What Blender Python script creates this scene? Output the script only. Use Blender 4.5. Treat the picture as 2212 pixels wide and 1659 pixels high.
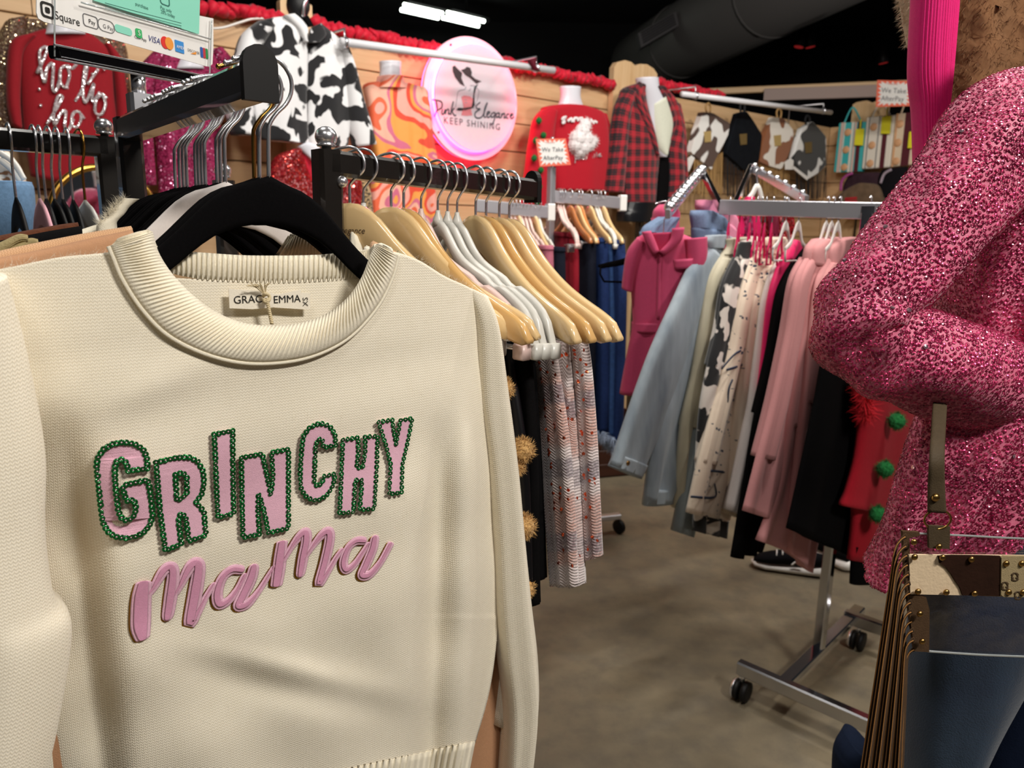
import bpy, math, random
import numpy as np
from mathutils import Matrix, Vector
from mathutils.geometry import tessellate_polygon
random.seed(7); rng = np.random.default_rng(7)
for o in list(bpy.data.objects): bpy.data.objects.remove(o)
S = bpy.context.scene; COL = S.collection
# ---------------------------------------------------------------- camera, world, lights, exposure
F = 1600.0; CX, CY = 1106.0, 829.5; CAMZ = 1.45
PITCH = math.radians(12.0); ROLL = math.radians(1.0)
cd = bpy.data.cameras.new('camera'); cam = bpy.data.objects.new('camera', cd); COL.objects.link(cam)
cd.sensor_fit = 'HORIZONTAL'; cd.sensor_width = 36.0; cd.lens = F / 2212 * 36
cd.clip_start = .02; cd.clip_end = 100
cam.matrix_world = Matrix.Translation((0, 0, CAMZ)) @ Matrix.Rotation(math.pi/2 - PITCH, 4, 'X') @ Matrix.Rotation(ROLL, 4, 'Z')
cd.dof.use_dof = True; cd.dof.focus_distance = .78; cd.dof.aperture_fstop = 9.0
S.camera = cam
w = bpy.data.worlds.new('hall_air'); S.world = w; w.use_nodes = True
w.node_tree.nodes['Background'].inputs[0].default_value = (.9, .93, 1, 1)
w.node_tree.nodes['Background'].inputs[1].default_value = .022
S.view_settings.view_transform = 'Standard'; S.view_settings.look = 'None'
S.view_settings.gamma = 1; S.view_settings.use_curve_mapping = False; S.view_settings.exposure = 0.12
def lamp(loc, aim, power, size, col):
    l = bpy.data.lights.new('area_light', 'AREA'); l.energy = power; l.size = size; l.size_y = size*.35; l.shape = 'RECTANGLE'; l.color = col
    o = bpy.data.objects.new('area_light', l); COL.objects.link(o); o.location = loc
    o.rotation_euler = (Vector(aim) - Vector(loc)).to_track_quat('-Z', 'Y').to_euler(); return o
lamp((1.45, -.35, 3.0), (-.1, .85, 1.1), 57, .6, (1, .95, .88))        # hall lamps over the aisle, then one added fill
lamp((-.9, 1.4, 3.6), (-.6, 2.2, 1.0), 24, .45, (1, .95, .88))
lamp((1.5, 2.0, 3.8), (1.0, 3.6, 1.2), 52, .5, (1, .95, .89))
lamp((.3, 2.5, 3.8), (.2, 4.2, 1.6), 40, .5, (1, .95, .89))
lamp((2.7, 3.6, 3.8), (2.2, 5.0, 1.3), 46, .5, (1, .95, .88))
lamp((-.2, -.9, 3.4), (.0, 1.0, .9), 11, .5, (1, .95, .9))  # added fill light that softens the shading, no lamp hangs here
# ---------------------------------------------------------------- picture <-> place
RM = np.array(cam.matrix_world.to_3x3()); C0 = np.array([0, 0, CAMZ])
def ray(px, py): return RM @ np.array([(px-CX)/F, -(py-CY)/F, -1.0])
def atz(px, py, z): d = ray(px, py); return C0 + d*((z-CAMZ)/d[2])
def atY(px, py, Y): d = ray(px, py); return C0 + d*(Y/d[1])
D1 = np.array([.766, .643, 0]); D2 = np.array([-.643, .766, 0]); UP = np.array([0, 0, 1.0])
class Plane:
    """upright plane through ground point (x,y) running along horizontal direction d; n looks back towards the viewer's side"""
    def __init__(s, x, y, d):
        s.o = np.array([x, y, 0.0]); s.d = np.array([d[0], d[1], 0.0]); s.d /= np.linalg.norm(s.d)
        s.n = np.array([s.d[1], -s.d[0], 0.0])
        if s.n @ (C0*np.array([1,1,0])-s.o) < 0: s.n = -s.n
    def pt(s, px, py, off=0.0):
        r = ray(px, py); return C0 + r*(((s.o + s.n*off - C0) @ s.n)/(r @ s.n))
    def at(s, u, z, off=0.0): return s.o + s.d*u + UP*z + s.n*off
def front(x, y): return Plane(x, y, (1, 0))
# ---------------------------------------------------------------- materials
def lin(c):
    if isinstance(c, str): c = [int(c[i:i+2], 16)/255 for i in (0, 2, 4)]
    return tuple(x/12.92 if x <= .04045 else ((x+.055)/1.055)**2.4 for x in c) + (1,)
MATS = {}
class NT:
    def __init__(s, name):
        s.m = bpy.data.materials.new(name); s.m.use_nodes = True; s.t = s.m.node_tree; s.b = s.t.nodes['Principled BSDF']
    def n(s, typ, ins=None, **kw):
        nd = s.t.nodes.new(typ)
        for k, v in kw.items(): setattr(nd, k, v)
        for k, v in (ins or {}).items():
            if hasattr(v, 'is_linked'): s.t.links.new(v, nd.inputs[k])
            else: nd.inputs[k].default_value = v
        return nd
    def link(s, a, b): s.t.links.new(a, s.b.inputs[b])
    def math(s, op, a, b=0.0, c=None):
        d = {0: a, 1: b}
        if c is not None: d[2] = c
        return s.n('ShaderNodeMath', d, operation=op).outputs[0]
    def uv(s):
        return s.n('ShaderNodeTexCoord').outputs['UV']
    def obj(s): return s.n('ShaderNodeTexCoord').outputs['Object']
    def mix(s, f, a, b):
        nd = s.n('ShaderNodeMix', data_type='RGBA'); i = nd.inputs
        for k, v in ((0, f), (6, a), (7, b)):
            if hasattr(v, 'is_linked'): s.t.links.new(v, i[k])
            else: i[k].default_value = v
        return nd.outputs[2]
    def step(s, v, lo, hi):
        return s.n('ShaderNodeMapRange', {0: v, 1: lo, 2: hi, 3: 0.0, 4: 1.0}).outputs[0]
    def noise(s, vec, scale, detail=3, rough=.5, dist=0.0):
        return s.n('ShaderNodeTexNoise', {'Vector': vec, 'Scale': scale, 'Detail': detail, 'Roughness': rough, 'Distortion': dist}).outputs[0]
    def bump(s, h, strength=.3, dist=.002):
        s.link(s.n('ShaderNodeBump', {'Height': h, 'Strength': strength, 'Distance': dist}).outputs[0], 'Normal')
    def scl(s, vec, x, y, z=1):
        return s.n('ShaderNodeMapping', {0: vec, 3: (x, y, z)}).outputs[0]
    def set(s, **k):
        for a, v in k.items(): s.b.inputs[a.replace('_', ' ')].default_value = v
def plain(name, c, rough=.5, metal=0.0, **k):
    if name in MATS: return MATS[name]
    t = NT(name); t.set(Base_Color=lin(c), Roughness=rough, Metallic=metal)
    for a, v in k.items(): t.b.inputs[a.replace('_', ' ')].default_value = v
    MATS[name] = t.m; return t.m
def fabric(name, c, rough=.9, var=.18, scale=900, bump=.35, sheen=.2, wrinkle=.25, sub=0):
    if name in MATS: return MATS[name]
    t = NT(name); o = t.obj(); c1 = lin(c); dk = tuple(x*(1-var) for x in c1[:3])+(1,); lt = tuple(min(1, x*(1+var)) for x in c1[:3])+(1,)
    t.link(t.mix(t.noise(o, scale*.25, 2), dk, lt), 'Base Color'); t.set(Roughness=rough, Sheen_Weight=sheen*.3*min(1, max(c1[:3])*3), Specular_IOR_Level=.04+.26*min(1, max(c1[:3])*4))
    h = t.math('ADD', t.math('MULTIPLY', t.noise(o, scale, 2), .35), t.math('MULTIPLY', t.noise(o, 14, 3), wrinkle*4))
    t.bump(h, bump, .004); MATS[name] = t.m; return t.m
def metal(name, c='C8C8CC', rough=.18): return plain(name, c, rough, 1.0)
def wood(name, a, b, along='x', scale=1.0, rough=.45, coat=0.0):
    if name in MATS: return MATS[name]
    t = NT(name); o = t.uv(); info = t.n('ShaderNodeObjectInfo').outputs['Random']
    v = t.n('ShaderNodeVectorMath', {0: o, 1: t.n('ShaderNodeCombineXYZ', {0: t.math('MULTIPLY', info, 37), 1: t.math('MULTIPLY', info, 91)}).outputs[0]}, operation='ADD').outputs[0]
    g = t.noise(t.scl(v, 1.6*scale, 22*scale), 1, 4, .6, .6); k = t.noise(t.scl(v, 3*scale, 7*scale), 1, 2)
    f = t.step(g, .25, .75); col = t.mix(f, lin(a), lin(b))
    knot = t.step(k, .74, .80); col = t.mix(t.math('MULTIPLY', knot, .5), col, lin('7A5230'))
    col = t.mix(t.math('MULTIPLY', info, .22), col, lin(b)); t.link(col, 'Base Color'); t.set(Roughness=rough, Coat_Weight=coat)
    t.bump(g, .12, .002); MATS[name] = t.m; return t.m
# ---------------------------------------------------------------- objects
ORG = {}
def org(p): return ORG.get(p.name, np.zeros(3)) if p is not None else np.zeros(3)
def tag(o, label=None, cat=None, group=None, kind=None):
    if label: o['label'] = label
    if cat: o['category'] = cat
    if group: o['group'] = group
    if kind: o['kind'] = kind
    return o
def thing(name, label, cat, loc=(0, 0, 0), group=None):
    o = bpy.data.objects.new(name, None); COL.objects.link(o); o.location = loc; o.empty_display_size = .05
    ORG[o.name] = np.array(loc, float); return tag(o, label, cat, group)
def mk(name, V, Fc, mat, par=None, smooth=True, uv=None, loc=None):
    V = np.asarray(V, float); org0 = org(par) if par is not None else (np.array(loc) if loc is not None else np.zeros(3))
    me = bpy.data.meshes.new(name); me.from_pydata((V-org0).tolist(), [], [list(map(int, f)) for f in Fc])
    if uv is not None:
        L = me.uv_layers.new(name='UVMap'); idx = np.zeros(len(me.loops), int); me.loops.foreach_get('vertex_index', idx)
        L.data.foreach_set('uv', np.asarray(uv, float)[idx].ravel())
    for m in (mat if isinstance(mat, (list, tuple)) else [mat]): me.materials.append(m)
    if smooth: me.polygons.foreach_set('use_smooth', [True]*len(me.polygons))
    o = bpy.data.objects.new(name, me); COL.objects.link(o)
    if par is not None: o.parent = par; ORG[o.name] = org(par)
    else: o.location = org0; ORG[o.name] = org0
    return o
def kids(o): return [c for c in bpy.data.objects if c.parent == o]
def copy_tree(o, par=None, table=None):
    c = o.copy(); COL.objects.link(c); ORG[c.name] = org(o)
    if par is not None: c.parent = par
    for ch in o.children: copy_tree(ch, c)
    return c
def merge(parts):
    V, Fc, U, k = [], [], [], 0
    for p in parts:
        V += list(p[0]); Fc += [[i+k for i in f] for f in p[1]]
        U += list(p[2]) if len(p) > 2 and p[2] is not None else [(0, 0)]*len(p[0]); k += len(p[0])
    return V, Fc, U
def bar(p0, p1, w_, h_, up=UP):
    p0, p1 = np.array(p0, float), np.array(p1, float); a = p1-p0; a /= np.linalg.norm(a)
    up = np.array(up, float)
    if abs(a @ up) > .98: up = np.array([D1[0], D1[1], 0])
    s = np.cross(a, up); s /= np.linalg.norm(s); u = np.cross(s, a)
    V, ch = [], .14*min(w_, h_)
    for p in (p0, p1):
        for x, y in ((-1, -1), (1, -1), (1, 1), (-1, 1)):
            for k in ((0, 1) if x*y > 0 else (1, 0)):
                V.append(p + s*(x*(w_/2-ch*(k == 0))) + u*(y*(h_/2-ch*(k == 1))))
    # order the 8 corner points round the section
    def order(base):
        q = [(math.atan2((V[base+i]-(p0 if base == 0 else p1)) @ u, (V[base+i]-(p0 if base == 0 else p1)) @ s), base+i) for i in range(8)]
        return [i for _, i in sorted(q)]
    A, B = order(0), order(8)
    Fc = [[A[i], A[(i+1) % 8], B[(i+1) % 8], B[i]] for i in range(8)] + [A[::-1], B]
    L = np.linalg.norm(p1-p0); U = [((v-p0) @ a, (v-p0) @ u + (v-p0) @ s*.7) for v in V]
    return V, Fc, U
def boxv(c, ex, sx, sy, sz):
    c = np.array(c); ex = np.array(ex, float); ex /= np.linalg.norm(ex)
    return bar(c-ex*sx/2, c+ex*sx/2, sy, sz)
def tubev(pts, r, seg=8, flat=1.0, nrm=None, closed=False):
    P = np.array(pts, float); n = len(P); R = np.full(n, r) if np.isscalar(r) else np.array(r, float)
    T = np.gradient(P, axis=0)
    if closed: T = np.roll(P, -1, 0)-np.roll(P, 1, 0)
    T /= np.linalg.norm(T, axis=1)[:, None]+1e-12
    V, U, s0, ln = [], [], None, 0
    for i in range(n):
        if nrm is not None: b = np.array(nrm, float); s = np.cross(T[i], b)
        else:
            if s0 is None: s0 = np.cross(T[i], UP if abs(T[i][2]) < .9 else np.array([1., 0, 0]))
            s = s0 - T[i]*(s0 @ T[i])
        s /= np.linalg.norm(s)+1e-12; s0 = s; b = np.cross(s, T[i])
        if i: ln += np.linalg.norm(P[i]-P[i-1])
        for k in range(seg):
            a = 2*math.pi*k/seg; V.append(P[i] + s*math.cos(a)*R[i] + b*math.sin(a)*R[i]*flat); U.append((ln, k/seg*R[i]*6))
    Fc = []
    for i in range(n if closed else n-1):
        j = (i+1) % n
        for k in range(seg): l = (k+1) % seg; Fc.append([i*seg+k, i*seg+l, j*seg+l, j*seg+k])
    if not closed: Fc += [list(range(seg))[::-1], [(n-1)*seg+k for k in range(seg)]]
    return V, Fc, U
def crom(pts, n):
    P = np.array(pts, float); m = len(P)
    if m == 1: return np.repeat(P, n, 0)
    out = []
    for t in np.linspace(0, m-1, n):
        i = min(int(t), m-2); f = t-i; p0, p1, p2, p3 = P[max(i-1, 0)], P[i], P[i+1], P[min(i+2, m-1)]
        out.append(.5*((2*p1)+(p2-p0)*f+(2*p0-5*p1+4*p2-p3)*f*f+(3*p1-p0-3*p2+p3)*f**3))
    return np.array(out)
def ballv(c, r, seg=12, rings=8, sq=(1, 1, 1)):
    V, Fc = [], []
    for i in range(rings+1):
        a = math.pi*i/rings
        for k in range(seg):
            b = 2*math.pi*k/seg; V.append(np.array(c)+r*np.array([math.sin(a)*math.cos(b)*sq[0], math.sin(a)*math.sin(b)*sq[1], math.cos(a)*sq[2]]))
    for i in range(rings):
        for k in range(seg): l = (k+1) % seg; Fc.append([i*seg+k, (i+1)*seg+k, (i+1)*seg+l, i*seg+l])
    return V, Fc, [(0, 0)]*len(V)
def lathev(c, axis, prof, seg=20):
    axis = np.array(axis, float); axis /= np.linalg.norm(axis); s = np.cross(axis, UP if abs(axis[2]) < .9 else np.array([1., 0, 0])); s /= np.linalg.norm(s); b = np.cross(axis, s)
    V, Fc, U, n = [], [], [], len(prof)
    for h, r in prof:
        for k in range(seg):
            a = 2*math.pi*k/seg; V.append(np.array(c)+axis*h+(s*math.cos(a)+b*math.sin(a))*r); U.append((k/seg, h))
    for i in range(n-1):
        for k in range(seg): l = (k+1) % seg; Fc.append([i*seg+k, i*seg+l, (i+1)*seg+l, (i+1)*seg+k])
    Fc += [list(range(seg))[::-1], [(n-1)*seg+k for k in range(seg)]]
    return V, Fc, U
def platev(pts, nrm, depth, holes=()):
    """flat outline(s) of 3D points given thickness along nrm (front face at the points, body behind)"""
    loops = [np.array(pts)]+[np.array(h) for h in holes]; A = np.vstack(loops); n = len(A); nrm = np.array(nrm)
    tri = tessellate_polygon([[Vector(p) for p in l] for l in loops])
    V = list(A)+list(A-nrm*depth); Fc = []
    for t in tri:
        q = np.cross(A[t[1]]-A[t[0]], A[t[2]]-A[t[0]]) @ nrm; t = list(t) if q > 0 else list(t)[::-1]
        Fc += [t, [i+n for i in t[::-1]]]
    k = 0
    for l in loops:
        m = len(l)
        for i in range(m): j = (i+1) % m; Fc.append([k+i, k+j, n+k+j, n+k+i])
        k += m
    d = np.cross(UP, nrm); d /= np.linalg.norm(d)+1e-9
    U = [(v @ d, v[2]) for v in V]
    return V, Fc, U
def plate(name, px, pl, depth, mat, par=None, off=0.0, smooth_n=0, holes=(), **k):
    f = (lambda q: crom(list(q)+[q[0]], smooth_n)[:-1]) if smooth_n else (lambda q: q)
    P = [pl.pt(x, y, off) for x, y in f(px)]; H = [[pl.pt(x, y, off) for x, y in f(h)] for h in holes]
    V, Fc, U = platev(P, pl.n, depth, H); return mk(name, V, Fc, mat, par, smooth=False, uv=U, **k)
def resample(P, step, closed=True):
    P = [np.array(p, float) for p in P]; P = P+[P[0]] if closed else P; seg = [np.linalg.norm(P[i+1]-P[i]) for i in range(len(P)-1)]
    T = sum(seg); n = max(3, int(round(T/step))); out = []
    cum = np.concatenate([[0], np.cumsum(seg)])
    for k in range(n if closed else n+1):
        s = T*k/n; i = min(np.searchsorted(cum, s, 'right')-1, len(seg)-1); f = (s-cum[i])/max(seg[i], 1e-9); out.append(P[i]*(1-f)+P[i+1]*f)
    return out
def loftv(L, R, pl, th=.03, nv=26, nu=20, off=0.0, fold=0.0, fk=4.0, ph=0.0, pw=.7, tt=None, fgrow=1.0, openb=False):
    """a flattened cloth tube between a left and a right edge (picture points put on a real plane), with thickness and folds"""
    g = lambda q: pl.pt(q[0], q[1], off+(q[2] if len(q) > 2 else 0))
    l3 = crom([g(q) for q in L], nv); r3 = crom([g(q) for q in R], nv); V, U, vl = [], [], 0
    cs = np.linspace(0, 2*math.pi, nu, endpoint=False); mid = (l3+r3)/2
    for i in range(nv):
        v = i/(nv-1); c = mid[i]; h = (r3[i]-l3[i])/2; hw = np.linalg.norm(h)
        if i: vl += np.linalg.norm(mid[i]-mid[i-1])
        t = th*(tt(v) if tt else 1)
        for a in cs:
            x, y = -math.cos(a), math.sin(a); sx = x*(1-.12*abs(y)) if pw < 1 else x
            dep = math.copysign(abs(y)**pw, y)*t
            fo = fold*math.sin(fk*math.pi*x*.5+ph+1.3*math.sin(2.2*v+ph))*(abs(y)**.5)*(.25+fgrow*v)
            V.append(c+h*x+pl.n*(dep+fo)); U.append(((x+1)*hw, vl))
    Fc = []
    for i in range(nv-1):
        for k in range(nu): m = (k+1) % nu; Fc.append([i*nu+k, i*nu+m, (i+1)*nu+m, (i+1)*nu+k])
    Fc.append(list(range(nu))[::-1])
    if not openb: Fc.append([(nv-1)*nu+k for k in range(nu)])
    return V, Fc, U
def loft(name, mat, par, L, R, pl, **k):
    V, Fc, U = loftv(L, R, pl, **k); return mk(name, V, Fc, mat, par, uv=U)
def patchv(rows, ns, nt, disp, pl):
    """cloth sheet through rows of picture points, lifted off its plane by disp(px,py)"""
    R = np.array([crom(r, ns) for r in rows]); G = np.stack([crom(R[:, s], nt) for s in range(ns)], 1)   # nt x ns x 2
    V = [pl.pt(q[0], q[1], disp(q[0], q[1])) for q in G.reshape(-1, 2)]
    Fc = [[i*ns+k, (i+1)*ns+k, (i+1)*ns+k+1, i*ns+k+1] for i in range(nt-1) for k in range(ns-1)]
    U = [((v-pl.o) @ pl.d, v[2]) for v in V]
    return V, Fc, U
def solid(o, t, off=-1):
    m = o.modifiers.new('thickness', 'SOLIDIFY'); m.thickness = t; m.offset = off; return o
def textv(s, size, align='LEFT', shear=0.0, space=1.0):
    cu = bpy.data.curves.new('t', 'FONT'); cu.body = s; cu.size = size; cu.align_x = align; cu.shear = shear; cu.space_character = space; cu.resolution_u = 3
    ob = bpy.data.objects.new('t', cu); COL.objects.link(ob); dg = bpy.context.evaluated_depsgraph_get()
    me = ob.evaluated_get(dg).to_mesh(); V = [tuple(v.co) for v in me.vertices]; Fc = [list(p.vertices) for p in me.polygons]
    ob.evaluated_get(dg).to_mesh_clear(); bpy.data.objects.remove(ob); bpy.data.curves.remove(cu); return V, Fc
def text(name, s, p0, xdir, ydir, size, mat, par, nrm, off=.0006, **k):
    V, Fc = textv(s, size, **k); xdir, ydir = np.array(xdir), np.array(ydir)
    W = [np.array(p0)+xdir*v[0]+ydir*v[1]+np.array(nrm)*off for v in V]
    if np.cross(xdir, ydir) @ np.array(nrm) < 0: Fc = [f[::-1] for f in Fc]
    return mk(name, W, Fc, mat, par, smooth=False)
def strokes(name, lines, pl, r, mat, par, off=0.0, flat=.5, seg=6, n=None, disp=None):
    parts = []
    for ln in lines:
        q = crom(ln, n or max(6, len(ln)*4)); parts.append(tubev([pl.pt(x, y, off+(disp(x, y) if disp else 0)) for x, y in q], r, seg, flat, pl.n))
    V, Fc, U = merge(parts); return mk(name, V, Fc, mat, par, uv=U)
def fuzzv(P, N, n, ln, wd, droop=0.0, spread=.6):
    P, N = np.asarray(P), np.asarray(N); i = rng.integers(0, len(P), n); p = P[i]+rng.normal(0, 1, (n, 3))*.0012; q = N[i]+rng.normal(0, spread, (n, 3))
    q /= np.linalg.norm(q, axis=1)[:, None]+1e-9; q[:, 2] -= droop; s = np.cross(q, rng.normal(0, 1, (n, 3))); s /= np.linalg.norm(s, axis=1)[:, None]+1e-9
    l = ln*rng.uniform(.5, 1.2, (n, 1)); V = np.stack([p-s*wd, p+s*wd, p+q*l], 1).reshape(-1, 3)
    return V, np.arange(3*n).reshape(-1, 3), np.zeros((3*n, 2))
def normals(V, Fc):
    V = np.asarray(V); N = np.zeros_like(V)
    for f in Fc:
        if len(f) in (3, 4):
            c = np.cross(V[f[1]]-V[f[0]], V[f[2]]-V[f[0]])
            for i in f: N[i] += c
    return N/(np.linalg.norm(N, axis=1)[:, None]+1e-12)
def randin(V, Fc, n):
    """n random points and normals on quads"""
    V = np.asarray(V); Q = np.array([f for f in Fc if len(f) == 4]); a = np.linalg.norm(np.cross(V[Q[:, 1]]-V[Q[:, 0]], V[Q[:, 3]]-V[Q[:, 0]]), axis=1)
    i = rng.choice(len(Q), n, p=a/a.sum()); u, v = rng.random((n, 1)), rng.random((n, 1)); q = Q[i]
    P = V[q[:, 0]]*(1-u)*(1-v)+V[q[:, 1]]*u*(1-v)+V[q[:, 2]]*u*v+V[q[:, 3]]*(1-u)*v
    NN = normals(V, Fc); N = NN[q[:, 0]]*(1-u)*(1-v)+NN[q[:, 1]]*u*(1-v)+NN[q[:, 2]]*u*v+NN[q[:, 3]]*(1-u)*v
    return P, N/(np.linalg.norm(N, axis=1)[:, None]+1e-9)
def spread(V, Fc, d):
    """points on quads, no two closer than about d"""
    V = np.asarray(V); Q = np.array([f for f in Fc if len(f) == 4]); ar = np.linalg.norm(np.cross(V[Q[:, 1]]-V[Q[:, 0]], V[Q[:, 3]]-V[Q[:, 0]]), axis=1).sum()
    P, N = randin(V, Fc, int(ar/(d*d)*6)); grid, keep = {}, []; K = np.floor(P/d).astype(int); PL = P.tolist(); KL = K.tolist(); d2 = d*d
    offs = [(i, j, k) for i in (-1, 0, 1) for j in (-1, 0, 1) for k in (-1, 0, 1)]
    for n in range(len(PL)):
        x, y, z = PL[n]; a, b, c = KL[n]; ok = True
        for i, j, k in offs:
            g = grid.get((a+i, b+j, c+k))
            if g is not None and (g[0]-x)**2+(g[1]-y)**2+(g[2]-z)**2 < d2: ok = False; break
        if ok: grid[(a, b, c)] = (x, y, z); keep.append(n)
    return P[keep], N[keep]
def ringsv(P, N, r0, r1, tilt=.25, seg=8, lift=.0008):
    """flat sequin rings lying on a surface"""
    n = len(P); N = N+rng.normal(0, tilt, (n, 3)); N /= np.linalg.norm(N, axis=1)[:, None]; s = np.cross(N, rng.normal(0, 1, (n, 3))); s /= np.linalg.norm(s, axis=1)[:, None]; b = np.cross(N, s)
    V = []
    for r, h in ((r0, 0), (r1, .0006)):
        for k in range(seg):
            a = 2*math.pi*k/seg; V.append(P+N*(lift+h)+(s*math.cos(a)+b*math.sin(a))*r)
    V = np.stack(V, 1).reshape(-1, 3); base = (np.arange(n)*2*seg)[:, None, None]
    f = np.array([[k, (k+1) % seg, seg+(k+1) % seg, seg+k] for k in range(seg)])[None]
    return V, (base+f).reshape(-1, 4), np.zeros((len(V), 2))
def R_(c): return [tuple(x) for x in c]
# ================================================================ the setting
M_pine = wood('pine_boards', 'D8B68C', 'BD966A', rough=.55); M_pine2 = wood('pine_trim', 'DDBE94', 'C49E70', rough=.55)
def m_floor():
    t = NT('polished_concrete'); o = t.obj(); a = t.noise(o, 1.3, 5, .65, .4); b = t.noise(o, 9, 4, .6); c = t.noise(o, 160, 2)
    col = t.mix(t.step(a, .3, .7), lin('655C4C'), lin('82765F')); col = t.mix(t.math('MULTIPLY', t.step(b, .42, .7), .55), col, lin('544E44'))
    col = t.mix(t.math('MULTIPLY', t.step(c, .6, .75), .25), col, lin('403B34')); t.link(col, 'Base Color')
    t.link(t.step(b, -.9, 1.6), 'Roughness'); t.bump(c, .05, .001); t.set(Specular_IOR_Level=.35); return t.m
M_floor = m_floor(); M_blk = plain('black_ceiling_paint', '2A292C', .9); M_duct = plain('dark_duct_paint', '8A8684', .6)
M_dark = plain('dark_far_wall', '19181A', .95)
fl = mk('floor', *bar((0, -3, -.05), (0, 16, -.05), 26, .1)[:2], M_floor, smooth=False); tag(fl, kind='structure')
ce = mk('ceiling', *bar((0, -3, 5.55), (0, 17, 5.55), 26, .1)[:2], M_blk, smooth=False); tag(ce, kind='structure')
fw = mk('wall_far', *bar((-13, 16.2, 2.7), (13, 16.2, 2.7), .2, 5.6)[:2], M_dark, smooth=False); tag(fw, kind='structure')
r0 = atz(1320, 183, 2.44); W = Plane(r0[0], r0[1], D1)
def wu(px, py=300): return (W.pt(px, py)-W.o) @ W.d
uL, uR = wu(-260), wu(1797, 240)
wb = mk('wall_back', *bar(W.at(uL, 1.2, -.045), W.at(uR, 1.2, -.045), .04, 2.4)[:2], plain('wall_backing', '6B4C2E', .8), smooth=False, loc=tuple(W.at((uL+uR)/2, 0)))
tag(wb, kind='structure')
cuts = [uL, wu(100), wu(640), wu(1000), wu(1385), uR]
hB = .174; H0 = 2.44
for r in range(14):
    z1 = H0-r*hB; z0 = z1-hB+.006; sh = (0, .55, .25)[r % 3]
    us = [cuts[0]]+[c-(sh if 0 < i < len(cuts)-1 and i in (1, 3) else 0) for i, c in enumerate(cuts)][1:]
    for a, b in zip(us[:-1], us[1:]):
        j = random.uniform(-.002, .002)
        v, f, u = bar(W.at(a+.002, (z0+z1)/2, -.012+j), W.at(b-.002, (z0+z1)/2, -.012+j), .022, z1-z0); mk('plank', v, f, M_pine, wb, smooth=False, uv=u)
# right wall, square to the back wall, coming back towards the viewer
c0 = W.at(uR, 0); DR = np.array([.643, -.766, 0]); WR = Plane(c0[0], c0[1], DR)
wr = mk('wall_right', *bar(WR.at(0, 1.2, -.045), WR.at(3.6, 1.2, -.045), .04, 2.4)[:2], plain('wall_backing', '6B4C2E'), smooth=False, loc=tuple(WR.at(1.8, 0)))
tag(wr, kind='structure')
for r in range(14):
    z1 = H0-r*hB; z0 = z1-hB+.006
    for a, b in ((0.0, 1.3-(r % 2)*.4), (1.3-(r % 2)*.4, 3.6)):
        v, f, u = bar(WR.at(a+.002, (z0+z1)/2, -.012), WR.at(b-.002, (z0+z1)/2, -.012), .022, z1-z0); mk('plank', v, f, M_pine, wr, smooth=False, uv=u)
# scalloped joining posts
def post(n, px, pl):
    P = [pl.pt(x, y, .05) for x, y in px]; P += [P[-1]*np.array([1, 1, 0]), P[0]*np.array([1, 1, 0])]
    v, f, u = platev(P, pl.n, .045); u = [(q[1], q[0]) for q in u]; q = mk('trim_%d' % n, v, f, M_pine2, smooth=False, uv=u, loc=tuple((P[-1]+P[-2])/2)); tag(q, kind='structure'); return q
post(1, [(605, 2), (607, -2), (625, -4), (640, -8), (655, 8), (672, 10), (674, 14)], W)
post(2, [(1327, 145), (1334, 134), (1350, 130), (1364, 134), (1372, 142), (1382, 138), (1398, 139), (1412, 148), (1420, 160)], W)
post(3, [(1842, 226), (1850, 221), (1872, 217), (1884, 222), (1896, 217), (1912, 220), (1918, 228)], WR)
# neighbouring stand: a header of pine over a pale board, far behind
def struct_bar(n, p0, p1, w_, h_, m):
    v, f, u = bar(p0, p1, w_, h_); o = mk('trim_%d' % n, v, f, m, smooth=False, uv=u); return tag(o, kind='structure')
Yh = 7.4
struct_bar(4, atY(1530, 199, 7.8), atY(2140, 174, 7.2), .09, .06, M_pine2)
struct_bar(5, atY(1650, 205, 7.6), atY(2140, 188, 7.1), .03, .11, plain('pale_header_board', 'A08C84', .7))
# ceiling: a big round duct crossing, with a vent box, fluorescent fittings and small stage lamps
p0, p1 = atz(1560, 40, 4.75), atz(1290, 190, 4.75)
dv = (p1-p0)/np.linalg.norm(p1-p0)
du = thing('air_duct', 'wide dark painted air duct crossing under the black ceiling', 'air duct', tuple(p0))
v, f, u = lathev(p0-dv*6, dv, [(0, .62), (16, .62)], 32); mk('duct_tube', v, f, M_duct, du, uv=u)
for k in range(5):
    v, f, u = lathev(p0-dv*6+dv*(1.5+3*k), dv, [(-.02, .62), (-.02, .635), (.02, .635), (.02, .62)], 32); mk('duct_seam', v, f, M_duct, du, uv=u)
GP = [(1378, 72), (1460, 25), (1467, 55), (1385, 103)]
gc = [atY(x, y, p0[1]+.15) for x, y in GP]
n_ = np.cross(gc[1]-gc[0], gc[3]-gc[0]); n_ /= np.linalg.norm(n_)
if n_ @ (C0-gc[0]) < 0: n_ = -n_
v, f, u = platev(gc, n_, .25); gr = mk('vent_box', v, f, plain('vent_paint', '7A7678', .5), du, smooth=False)
for k in range(5):
    a, b = (k+.7)/6, 0
    q0 = gc[0]*(1-a)+gc[3]*a; q1 = gc[1]*(1-a)+gc[2]*a
    v, f, u = bar(q0*.93+q1*.07+n_*.012, q0*.07+q1*.93+n_*.012, .02, .03, n_); mk('slat', v, f, plain('slat_paint', '403E40', .6), gr, smooth=False)
M_tube = NT('lit_fluorescent_tube'); M_tube.set(Base_Color=(1, 1, 1, 1), Emission_Color=lin('F4FFF0'), Emission_Strength=9.0); M_tube = M_tube.m
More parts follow.
